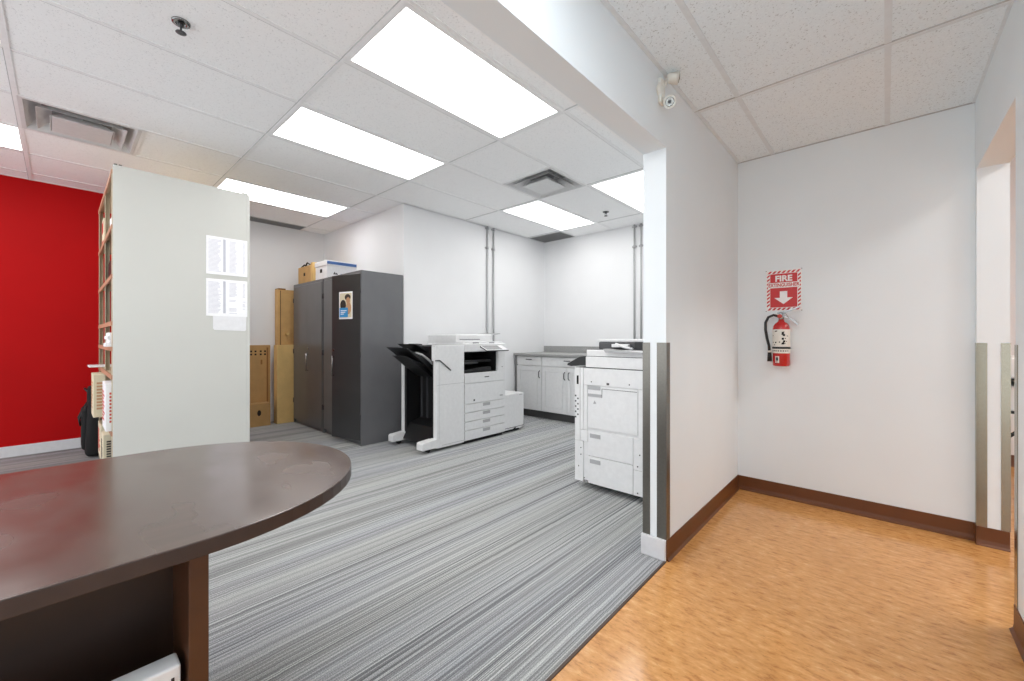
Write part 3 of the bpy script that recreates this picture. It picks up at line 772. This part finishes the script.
bm = B(); box(bm, XF, XF + .001, 3.39, 3.44, .46, .475); obj('badge', bm, 'plastic_g', fd)
for z0, z1 in ((.332, .418), (.238, .326), (.145, .232), (.040, .139)):
    bm = B(); box(bm, XF - .022, XF, 2.862, 3.48, z0, z1, .004); d = obj('paper_drawer', bm, 'plastic', t)
    bm = B(); box(bm, XF, XF + .0015, 3.125, 3.235, z1 - .040, z1 - .008); box(bm, XF, XF + .003, 3.125, 3.235, z1 - .012, z1 - .007); obj('drawer_handle', bm, 'plastic_g', d)
bm = B(); box(bm, -3.9, XF - .03, 2.88, 3.46, .0, .03); obj('base', bm, 'blackm', t)
bm = B(); box(bm, XF - .006, XF + .002, 3.37, 3.48, .77, .95, .002); op = obj('side_cover', bm, 'plastic', t)
bm = B(); prism(bm, [(3.41, .80), (3.45, .80), (3.43, .785)], 'x', XF + .002, XF + .003); obj('arrow_mark', bm, 'plastic_g', op)
# document feeder
bm = B(); box(bm, -3.92, -3.40, 2.86, 3.40, 1.066, 1.165, .018, 3); box(bm, -3.93, -3.30, 2.86, 3.47, 1.055, 1.085, .008); adf = obj('document_feeder', bm, 'plastic', t)
bm = B(); box(bm, -3.399, -3.397, 2.90, 3.2, 1.105, 1.112); obj('seam', bm, 'seam', adf)
bm = B(); box(bm, -3.301, -3.298, 3.0, 3.09, 1.06, 1.075); box(bm, -3.301, -3.298, 3.25, 3.33, 1.062, 1.074); obj('dark_latch', bm, 'plastic_d', adf)
bm = B(); box(bm, -3.86, -3.48, 3.42, 3.62, 1.150, 1.158, .003, 1)
for v in bm.verts: v.co.z += (v.co.y - 3.42) * .12
obj('feeder_tray', bm, 'plastic_g', adf)
bm = B(); tube(bm, [(-3.6, 3.44, 1.15), (-3.58, 3.46, 1.11), (-3.5, 3.44, 1.09)], .014, 8); obj('tray_support', bm, 'black', adf)
# tilted control panel
bm = B(); prism(bm, [(-3.32, 1.060), (-3.17, .992), (-3.17, .980), (-3.32, 1.0)], 'y', 3.085, 3.425)
pnl = obj('control_panel', bm, 'plastic', t)
sl = (1.060 - .992) / .15
bm = B(); prism(bm, [(-3.31, 1.0555 + .001), (-3.18, .9965 + .001), (-3.18, .9965), (-3.31, 1.0555)], 'y', 3.10, 3.345); obj('screen', bm, 'screen', pnl)
bm = B(); box(bm, -3.172, -3.166, 3.08, 3.43, .978, .988); prism(bm, [(-3.32, 1.058), (-3.17, .990), (-3.17, .980), (-3.32, 1.045)], 'y', 3.08, 3.085); obj('panel_rim', bm, 'black', pnl)
# side paper deck on the right
bm = B(); box(bm, -3.84, XF - .03, 3.492, 3.85, .03, .455, .01); dk = obj('paper_deck', bm, 'plastic', t)
bm = B(); box(bm, XF - .03, XF - .028, 3.76, 3.82, .43, .437); obj('deck_latch', bm, 'plastic_g', dk)
bm = B(); box(bm, XF - .031, XF - .0285, 3.50, 3.845, .052, .058); box(bm, XF - .035, XF - .026, 3.66, 3.70, .035, .048); obj('deck_seam', bm, 'seam', dk)
bm = B(); box(bm, -3.8, -3.34, 3.53, 3.8, 0, .03); obj('deck_base', bm, 'blackm', dk)
# finisher: two white side slabs, black lined cavity between them
bm = B(); box(bm, -3.325, XF + .004, 2.495, 2.85, .03, 1.05, .004); box(bm, -3.325, XF + .0, 2.475, 2.50, .895, 1.05, .003); fs_ = obj('finisher_front', bm, 'plastic', t)
bm = B(); box(bm, XF + .004, XF + .0052, 2.50, 2.845, .655, .658); box(bm, XF + .004, XF + .0052, 2.522, 2.524, .06, .9); box(bm, XF + .004, XF + .0052, 2.50, 2.845, .052, .056); obj('seam', bm, 'plastic_g', fs_)
bm = B(); prism(bm, [(2.475, .905), (2.53, .905), (2.67, .80), (2.665, .790), (2.53, .893), (2.475, .893)], 'x', XF + .0045, XF + .012); obj('grip_strip', bm, 'seam', fs_)
bm = B(); box(bm, -3.86, -3.812, 2.475, 2.85, .06, .94, .003); box(bm, -3.86, -3.812, 2.70, 2.85, .94, 1.05); obj('finisher_rear', bm, 'plastic', t)
bm = B(); box(bm, -3.775, -3.345, 2.66, 2.85, .05, 1.045); box(bm, -3.811, -3.775, 2.485, 2.85, .05, .92); box(bm, -3.345, -3.326, 2.50, 2.85, .05, 1.045); box(bm, -3.775, -3.345, 2.50, 2.66, .92, 1.04)
prism(bm, [(2.44, .06), (2.66, .06), (2.66, .26), (2.52, .22)], 'x', -3.775, -3.345)
obj('finisher_core', bm, 'black', t)
for x in (-3.74, -3.64, -3.50, -3.40):
    bm = B(); box(bm, x, x + .012, 2.642, 2.66, .27, .9); obj('guide_rail', bm, 'plastic_d', t)
for x0, x1 in ((-3.875, -3.785), (-3.365, XF + .006)):
    bm = B(); prism(bm, [(2.325, .04), (2.325, .10), (2.34, .112), (2.55, .128), (2.56, .04)], 'x', x0, x1)
    bmesh.ops.bevel(bm, geom=bm.edges[:], offset=.004, segments=2, profile=.5, affect='EDGES', material=-1); ft = obj('stabiliser_foot', bm, 'plastic', t)
    bm = B(); lathe(bm, 0, 0, [(.024, -.014), (.024, .014)], 16)
    for v in bm.verts: v.co = Vector(((x0 + x1) / 2 + v.co.z, 2.42 + v.co.x, .0245 + v.co.y))
    box(bm, (x0 + x1) / 2 - .02, (x0 + x1) / 2 + .02, 2.405, 2.44, .03, .055); obj('caster', bm, 'black', ft)
# trays
def tray(name, y_tip, z_tip, y_in, z_in, x0, x1, th, m):
    bm = B()
    ym = y_tip * .5 + y_in * .5; zm = z_tip + (z_in - z_tip) * .38
    prism(bm, [(y_tip, z_tip), (ym, zm), (y_in, z_in), (y_in, z_in - th), (ym, zm - th * 1.1), (y_tip + .02, z_tip - .012)], 'x', x0, x1)
    return obj(name, bm, m, t)
tr = tray('exit_tray', 2.35, 1.062, 2.62, .955, -3.74, -3.42, .035, 'black')
tr2 = tray('exit_tray', 2.225, 1.030, 2.60, .80, -3.75, -3.40, .045, 'black')
tr3 = tray('exit_tray', 2.275, .945, 2.58, .765, -3.72, -3.46, .045, 'black')
bm = B(); prism(bm, [(2.40, 1.052), (2.46, 1.045), (2.46, 1.062), (2.41, 1.066)], 'x', -3.62, -3.46); obj('tray_rim', bm, 'plastic_d', tr)
bm = B(); tube(bm, [(-3.43, 2.36, .975), (-3.42, 2.43, .955), (-3.40, 2.50, .90), (-3.38, 2.58, .82)], .012, 8); obj('tray_edge_strip', bm, 'plastic_g', tr2)
bm = B(); lathe(bm, -3.44, 2.585, [(.018, .985), (.022, 1.01), (.01, 1.035)], 10); obj('sensor', bm, 'plastic_g', tr)

# ------------------------------------------------------------------ copier on the right (side view)
Y2 = 2.63
t = thing('photocopier', 'white copier seen side-on next to the steel-guarded wall end', 'copier', (-1.35, 2.95, 0))
X0, X1 = -1.745, -.975
bm = B(); box(bm, X0, X1, Y2 + .012, 3.22, .06, .905, .004); box(bm, -1.655, X1, Y2 + .008, 3.22, .905, .985, .005)
box(bm, -1.655, X1, Y2 + .02, 3.20, .985, 1.035, .006)
obj('body', bm, 'plastic', t)
bm = B(); box(bm, -1.65, X1, Y2 + .014, Y2 + .020, .983, .988); box(bm, X0 + .005, X1, Y2 + .010, Y2 + .013, .900, .905); obj('seam', bm, 'seam', t)
bm = B()
def pane2(x0, x1, z0, z1, name='side_panel', m='plastic', d=.004):
    bm = B(); box(bm, x0, x1, Y2 + .001, Y2 + .013, z0, z1, .0015, 1); return obj(name, bm, m, t)
pane2(X0, -1.672, .05, .35, 'lower_corner_panel'); pane2(X0, -1.700, .354, .90, 'front_edge_panel'); pane2(-1.697, -1.672, .44, .90)
pane2(-1.697, -1.632, .354, .436)
p_up = pane2(-1.669, -1.185, .775, .897, 'upper_side_panel'); pane2(-1.182, X1, .50, .897)
p_door = pane2(-1.632, -1.24, .458, .772, 'side_door')
pane2(-1.669, -1.635, .44, .772)
pane2(-1.237, -1.20, .44, .772)
d1 = pane2(-1.629, -1.275, .256, .440, 'lower_side_door'); d2 = pane2(-1.629, -1.275, .05, .251, 'bottom_side_door')
pane2(-1.272, X1, .225, .437); pane2(-1.272, X1, .05, .221, 'lower_corner_panel')
bm = B(); box(bm, X0 + .01, X1 - .01, Y2 + .0125, Y2 + .014, .06, .90); obj('panel_gap', bm, 'seam', t)
bm = B(); box(bm, -1.630, -1.525, Y2 - .002, Y2 + .001, .742, .772); box(bm, -1.630, -1.512, Y2 - .0005, Y2 + .001, .69, .712); obj('door_handle', bm, 'plastic_g', p_door)
bm = B(); box(bm, -1.512, -1.245, Y2 - .0005, Y2 + .001, .752, .755); box(bm, -1.514, -1.511, Y2 - .0005, Y2 + .001, .69, .755); obj('door_outline', bm, 'seam', p_door)
bm = B(); prism(bm, [(-1.585, .64), (-1.56, .64), (-1.5725, .665)], 'y', Y2 - .0005, Y2 + .001); obj('warning_mark', bm, 'plastic_g', p_door)
for dd, z in ((d1, .40), (d2, .212)):
    bm = B(); box(bm, -1.612, -1.525, Y2 - .001, Y2 + .001, z - .012, z + .018); obj('door_handle', bm, 'plastic_g', dd)
bm = B()
for x, z in ((-1.60, .80), (-1.30, .80), (-1.71, .16), (-1.69, .30), (-1.69, .25), (-1.24, .25), (-1.24, .07), (-1.20, .19), (-1.66, .08), (-1.20, .93), (-1.225, .33)):
    lathe(bm, x, z, [(.005, 0), (.005, .0015)], 8)
for v in bm.verts: v.co = Vector((v.co.x, Y2 + .0005 - v.co.z, v.co.y))
obj('screws', bm, 'seam', t)
bm = B(); box(bm, -1.475, -1.455, Y2 - .0005, Y2 + .001, .785, .800); obj('badge', bm, 'seam', p_up)
bm = B(); box(bm, X0 + .018, X0 + .034, Y2 - .001, Y2 + .001, .775, .84); obj('vent_slot', bm, 'blackm', t)
bm = B()
for k in range(9): box(bm, X0 + .002 + .02 * (k % 2), X0 + .014 + .02 * (k % 2), Y2 - .0005, Y2 + .001, .52 + .02 * k, .532 + .02 * k)
obj('small_markings', bm, 'plastic_d', t)
# control panel sticking out to the left
bm = B(); prism(bm, [(-1.835, .912), (-1.83, .925), (-1.72, .980), (-1.655, .990), (-1.655, .918), (-1.80, .905)], 'y', Y2 + .03, 3.05); obj('control_panel', bm, 'black', t)
# scanner lid / feeder
bm = B(); box(bm, -1.60, X1, Y2 + .10, 3.18, 1.037, 1.095, .012, 3); box(bm, -1.655, X1, Y2 + .04, 3.19, 1.033, 1.041, .003, 1); adf = obj('document_feeder', bm, 'plastic_d', t)
bm = B(); box(bm, -1.62, X1, Y2 + .12, 3.17, 1.092, 1.114, .006); obj('feeder_lid', bm, 'plastic', adf)
bm = B(); box(bm, -1.30, X1 + .005, Y2 + .08, Y2 + .11, 1.045, 1.095); obj('dark_opening', bm, 'black', adf)
bm = B(); prism(bm, [(-1.50, 1.045), (-1.20, 1.022), (-1.205, 1.012), (-1.48, 1.018)], 'y', Y2 - .01, Y2 + .10)
obj('side_tray', bm, 'plastic_g', adf)
bm = B(); box(bm, -1.47, -1.34, Y2 + .06, Y2 + .095, 1.055, 1.078, .004); tube(bm, [(-1.44, Y2 + .07, 1.08), (-1.38, Y2 + .06, 1.06), (-1.30, Y2 + .05, 1.045)], .009, 8); obj('tray_latch', bm, 'plastic', adf)
for x in (X0 + .08, X1 - .12):
    bm = B(); lathe(bm, 0, 0, [(.028, -.014), (.028, .014)], 14)
    for v in bm.verts: v.co = Vector((x + v.co.x, 2.75 + v.co.z, .0285 + v.co.y))
    c2 = v
    obj('caster', bm, 'black', t)
bm = B(); box(bm, X0 + .04, X1 - .02, Y2 + .09, 3.18, .035, .06); box(bm, X0 + .1, X1 - .2, 2.9, 3.1, 0, .04); obj('base_frame', bm, 'blackm', t)

# ------------------------------------------------------------------ base cabinets and worktop
YC = 4.50
def raised_door(x0, x1, z0, z1, parent, hx):
    bm = B()
    fr = .055
    box(bm, x0, x1, YC - .002, YC + .016, z0, z1, .002, 1)
    box(bm, x0, x0 + fr, YC - .008, YC - .002, z0, z1); box(bm, x1 - fr, x1, YC - .008, YC - .002, z0, z1)
    box(bm, x0 + fr, x1 - fr, YC - .008, YC - .002, z1 - fr, z1); box(bm, x0 + fr, x1 - fr, YC - .008, YC - .002, z0, z0 + fr)
    geo = box(bm, x0 + fr + .012, x1 - fr - .012, YC - .007, YC - .001, z0 + fr + .012, z1 - fr - .012, .004, 1)
    d = obj('door', bm, 'cab', parent)
    bm = B(); tube(bm, [(hx, YC - .008, z1 - .06), (hx, YC - .032, z1 - .075), (hx, YC - .034, z1 - .11), (hx, YC - .032, z1 - .145), (hx, YC - .008, z1 - .16)], .006, 8); obj('handle', bm, 'plastic_d', d)
def drawer(x0, x1, z0, z1, parent):
    bm = B(); box(bm, x0, x1, YC - .008, YC + .016, z0, z1, .003, 1); d = obj('drawer', bm, 'cab', parent)
    xm = (x0 + x1) / 2; zm = (z0 + z1) / 2 + .02
    bm = B(); tube(bm, [(xm - .05, YC - .008, zm), (xm - .035, YC - .03, zm), (xm, YC - .033, zm), (xm + .035, YC - .03, zm), (xm + .05, YC - .008, zm)], .006, 8); obj('handle', bm, 'plastic_d', d)
def base_unit(x0, x1, two, label):
    t = thing('base_cabinet', label, 'cabinet', ((x0 + x1) / 2, 4.85, 0), 'white base cabinets on the far wall')
    bm = B(); box(bm, x0, x1, YC + .016, YF - .003, .105, .868); obj('carcass', bm, 'cab', t)
    bm = B(); box(bm, x0, x1, YC + .06, YF - .003, 0, .105); obj('toe_kick', bm, 'kick', t)
    drawer(x0 + .004, x1 - .004, .738, .862, t)
    if two:
        xm = (x0 + x1) / 2
        raised_door(x0 + .004, xm - .002, .115, .728, t, xm - .035); raised_door(xm + .002, x1 - .004, .115, .728, t, xm + .035)
    else: raised_door(x0 + .004, x1 - .004, .115, .728, t, x1 - .035)
base_unit(-3.985, -3.525, False, 'narrow single-door white base cabinet nearest the left copier')
base_unit(-3.523, -2.68, True, 'wide double-door white base cabinet next to the narrow one')
base_unit(-2.678, -1.80, True, 'double-door white base cabinet mostly behind the right copier')
bm = B(); box(bm, -4.025, -3.987, YC - .002, YF - .003, 0, .868)
single('filler_panel', bm, 'cabs', 'narrow grey filler panel at the left end of the base cabinets', 'panel')
t = thing('countertop', 'grey speckled countertop with a backsplash on the white base cabinets', 'countertop', (-2.9, 4.85, .869))
bm = B(); box(bm, -4.035, -1.78, YC - .03, YF - .002, .869, .905, .003, 1); obj('slab', bm, 'counter', t)
bm = B(); box(bm, -4.035, -1.78, YF - .022, YF - .002, .905, 1.0, .002, 1); obj('backsplash', bm, 'counter', t)

# ------------------------------------------------------------------ fire extinguisher sign
ys_ = YB - .0015
sx0, sx1, sz0, sz1 = -.632, -.42, 1.312, 1.60
t = thing('fire_extinguisher_sign', 'red and white sign reading FIRE EXTINGUISHER with an arrow', 'sign', ((sx0 + sx1) / 2, ys_, sz0))
bm = B(); box(bm, sx0, sx1, ys_ - .0015, ys_, sz0, sz1); obj('plate', bm, 'signw', t)
W, H = sx1 - sx0, sz1 - sz0
ye = ys_ - .0016
bm = B(); box(bm, sx0 + .026, sx1 - .026, ye - .0006, ye, sz0 + .026, sz1 - .026); obj('red_field', bm, 'signred', t)
bm = B()
bw = .017
n = 7
for k in range(n):   # slanted dashes along the top and the bottom
    a = sx0 + .008 + (W - .016) * k / n; st = (W - .016) / n
    for zc in (sz0 + .006, sz1 - .006 - bw):
        prism(bm, [(a, zc), (a + st * .55, zc), (min(a + st * 1.1, sx1 - .006), zc + bw), (min(a + st * .55, sx1 - .006), zc + bw)], 'y', ye - .0006, ye)
n = 9
for k in range(n):
    a = sz0 + .028 + (H - .056) * k / n; st = (H - .056) / n
    for xc in (sx0 + .006, sx1 - .006 - bw):
        prism(bm, [(xc, a), (xc, a + st * .5), (xc + bw, a + st * 1.05), (xc + bw, a + st * .55)], 'y', ye - .0006, ye)
obj('striped_border', bm, 'signred', t)
mx_ = lambda x, z, sx=1., off=.0: Matrix.Translation((x, ye - .0012 - off, z)) @ Matrix.Rotation(math.pi / 2, 4, 'X') @ Matrix.Diagonal((sx, 1, 1, 1))
xc = (sx0 + sx1) / 2
text('lettering_fire', 'FIRE', .056, mx_(xc, sz1 - .062), 'signw', t, .0006, .0022)
bm = B(); box(bm, sx0 + .012, sx1 - .012, ye - .0009, ye - .0005, sz1 - .125, sz1 - .088); obj('white_band', bm, 'signw', t)
text('lettering_extinguisher', 'EXTINGUISHER', .0335, mx_(xc, sz1 - .1065, .80, .0003), 'signred', t, .0005, .0009)
zb = sz0 + .048; zh = sz1 - .15
bm = B(); prism(bm, [(xc - .022, zh), (xc + .022, zh), (xc + .022, zb + .045), (xc + .055, zb + .045), (xc, zb), (xc - .055, zb + .045), (xc - .022, zb + .045)], 'y', ye - .0014, ye - .0007); obj('arrow', bm, 'signw', t)
bm = B()
for x in (sx0 - .001, sx1 + .001 - .004):
    for z in (sz0 - .002, sz1 - .004): box(bm, x, x + .005, ye - .003, ye + .001, z, z + .005)
obj('screws', bm, 'plastic_d', t)

# ------------------------------------------------------------------ fire extinguisher
ex, ey = -.53, YB - .062
t = thing('fire_extinguisher', 'red fire extinguisher with a white label hanging under its sign', 'fire extinguisher', (ex, YB, .93))
r = .051
bm = B(); lathe(bm, ex, ey, [(.03, .928), (r - .004, .930), (r, .938), (r, 1.185), (r * .93, 1.205), (r * .72, 1.222), (.02, 1.234), (.016, 1.25)], 32); obj('cylinder', bm, 'exred', t)
bm = B(); lathe(bm, ex, ey, [(r + .0008, 1.018), (r + .0010, 1.019), (r + .0010, 1.180), (r + .0008, 1.181)], 32); lb = obj('label', bm, 'label', t)
bm = B(); rnd = random.Random(5)
def onlabel(a0, a1, z0, z1, rr=r + .0016):
    v = []
    for a, z in ((a0, z0), (a1, z0), (a1, z1), (a0, z1)):
        v.append(bm.verts.new((ex + rr * math.sin(a), ey - rr * math.cos(a), z)))
    bm.faces.new(v)
for k in range(14):
    a = rnd.uniform(-1.0, .9); z = 1.065 + rnd.random() * .105; onlabel(a, a + rnd.uniform(.08, .2), z, z + rnd.uniform(.004, .009))
for a, z in ((.2, 1.15), (.32, 1.135), (.2, 1.11), (.34, 1.092), (.22, 1.078)): onlabel(a, a + .26, z, z + .014)
obj('label_print', bm, 'blackm', lb)
bm = B()
for k in range(8): onlabel(-1.1 + k * .28, -1.1 + k * .28 + .18, 1.030, 1.038)
obj('label_small_print', bm, 'plastic_d', lb)
bm = B(); onlabel(-.55, -.08, .952, .998, r + .0012); pl = obj('class_label', bm, 'label', t)
bm = B(); onlabel(-.45, -.2, .968, .990, r + .0022); obj('flame_mark', bm, 'blackm', pl)
bm = B(); lathe(bm, ex, ey, [(r + .002, 1.048), (r + .003, 1.050), (r + .003, 1.060), (r + .002, 1.062)], 32); box(bm, ex - .008, ex + .008, ey + r, YB - .001, 1.046, 1.064); box(bm, ex - .03, ex + .03, YB - .006, YB - .0005, .98, 1.12); obj('wall_strap', bm, 'black', t)
bm = B(); lathe(bm, ex, ey, [(.014, 1.25), (.017, 1.254), (.017, 1.275), (.011, 1.29), (.013, 1.30)], 16); box(bm, ex - .022, ex + .018, ey - .012, ey + .012, 1.262, 1.283, .003); vl = obj('valve', bm, 'chrome', t)
bm = B(); lathe(bm, 0, 0, [(.013, 0), (.014, .004), (.012, .012)], 16)
for v in bm.verts: v.co = Vector((ex - .006 + v.co.x, ey - .012 - v.co.z, 1.272 + v.co.y))
obj('gauge', bm, 'redprint', vl)
bm = B()
prism(bm, [(ex - .025, 1.298), (ex + .0, 1.302), (ex + .105, 1.335), (ex + .107, 1.328), (ex + .0, 1.290), (ex - .02, 1.286)], 'y', ey - .009, ey + .009); obj('lever', bm, 'chrome', t)
bm = B(); prism(bm, [(ex + .01, 1.278), (ex + .055, 1.262), (ex + .10, 1.218), (ex + .094, 1.212), (ex + .05, 1.252), (ex + .01, 1.268)], 'y', ey - .009, ey + .009); obj('carry_handle', bm, 'chrome', t)
bm = B(); tube(bm, [(ex + .0, ey - .014, 1.296), (ex + .03, ey - .018, 1.288), (ex + .045, ey - .016, 1.255)], .0015, 6); obj('safety_pin', bm, 'steel', t)
bm = B(); hp = [(ex - .015, ey, 1.272), (ex - .045, ey - .004, 1.282), (ex - .075, ey - .008, 1.268), (ex - .092, ey - .01, 1.23), (ex - .092, ey - .012, 1.18), (ex - .082, ey - .016, 1.12), (ex - .070, ey - .018, 1.07), (ex - .066, ey - .018, 1.02)]
tube(bm, hp, .0088, 12); hs = obj('hose', bm, 'black', t)
bm = B(); tube(bm, [(ex - .066, ey - .018, 1.03), (ex - .066, ey - .018, .96)], [.011, .015], 12); obj('nozzle', bm, 'black', hs)
bm = B(); tube(bm, [(ex - .068, ey - .018, 1.035), (ex - .067, ey - .018, 1.022)], .0125, 12); obj('hose_clip', bm, 'label', hs)

# ------------------------------------------------------------------ twin-head emergency light on the header
t = thing('emergency_light', 'ivory twin-head emergency lamp at the top of the header beam', 'lamp', (XB1, 2.04, 2.34))
bm = B(); lathe(bm, 0, 0, [(.035, 0), (.035, .008), (.026, .016), (.012, .02)], 20)
for v in bm.verts: v.co = Vector((XB1 + .0005 + v.co.z, 1.965 + v.co.x, 2.325 + v.co.y))
box(bm, XB1 + .0005, XB1 + .018, 1.945, 1.995, 2.26, 2.38, .005); obj('mounting_plate', bm, 'emer', t)
def head(start, c, d, lenses):
    c = Vector(c); d = Vector(d).normalized()
    bm = B(); tube(bm, [start, c - d * .03], .008, 8)
    tube(bm, [c - d * .034, c - d * .024, c - d * .004, c + d * .004, c + d * .020], [.016, .023, .025, .028, .030], 20); h = obj('lamp_head', bm, 'emer', t)
    bm = B(); tube(bm, [c + d * .0215, c + d * .0235], [.021, .019], 20); obj('lens', bm, 'lens', h)
    bm = B(); tube(bm, [c + d * .0236, c + d * .0255], [.008, .006], 10); obj('bulb', bm, 'plastic_d', h)
head((XB1 + .018, 1.985, 2.355), (XB1 + .052, 2.02, 2.392), (.8, .45, -.12), 1)
head((XB1 + .018, 1.96, 2.28), (XB1 + .048, 1.975, 2.256), (.35, -1, -.35), 1)

# ------------------------------------------------------------------ seen through the doorway: wall-mounted dispenser and shelf rack
t = thing('wall_rack', 'dark metal wall rack with white bins, seen through the doorway at far right', 'rack', (.60, 4.1, .4))
for z in (.66, .86):
    bm = B(); box(bm, .4885, .72, 3.9, 4.6, z, z + .012); obj('shelf', bm, 'blackm', t)
for y in (3.91, 4.57):
    bm = B(); box(bm, .4885, .50, y, y + .02, .45, 1.02); obj('upright', bm, 'blackm', t)
    bm = B(); tube(bm, [(.50, y + .01, .45), (.70, y + .01, .66)], .010, 6); obj('bracket', bm, 'blackm', t)
bm = B(); box(bm, .505, .70, 3.94, 4.55, .8725, 1.0, .006)
single('white_bin', bm, 'plastic', 'white bin on the upper level of the rack through the doorway', 'bin')
bm = B(); box(bm, .505, .70, 3.94, 4.55, .6725, .83, .006)
single('white_bin', bm, 'plastic', 'white bin on the lower level of the rack through the doorway', 'bin')
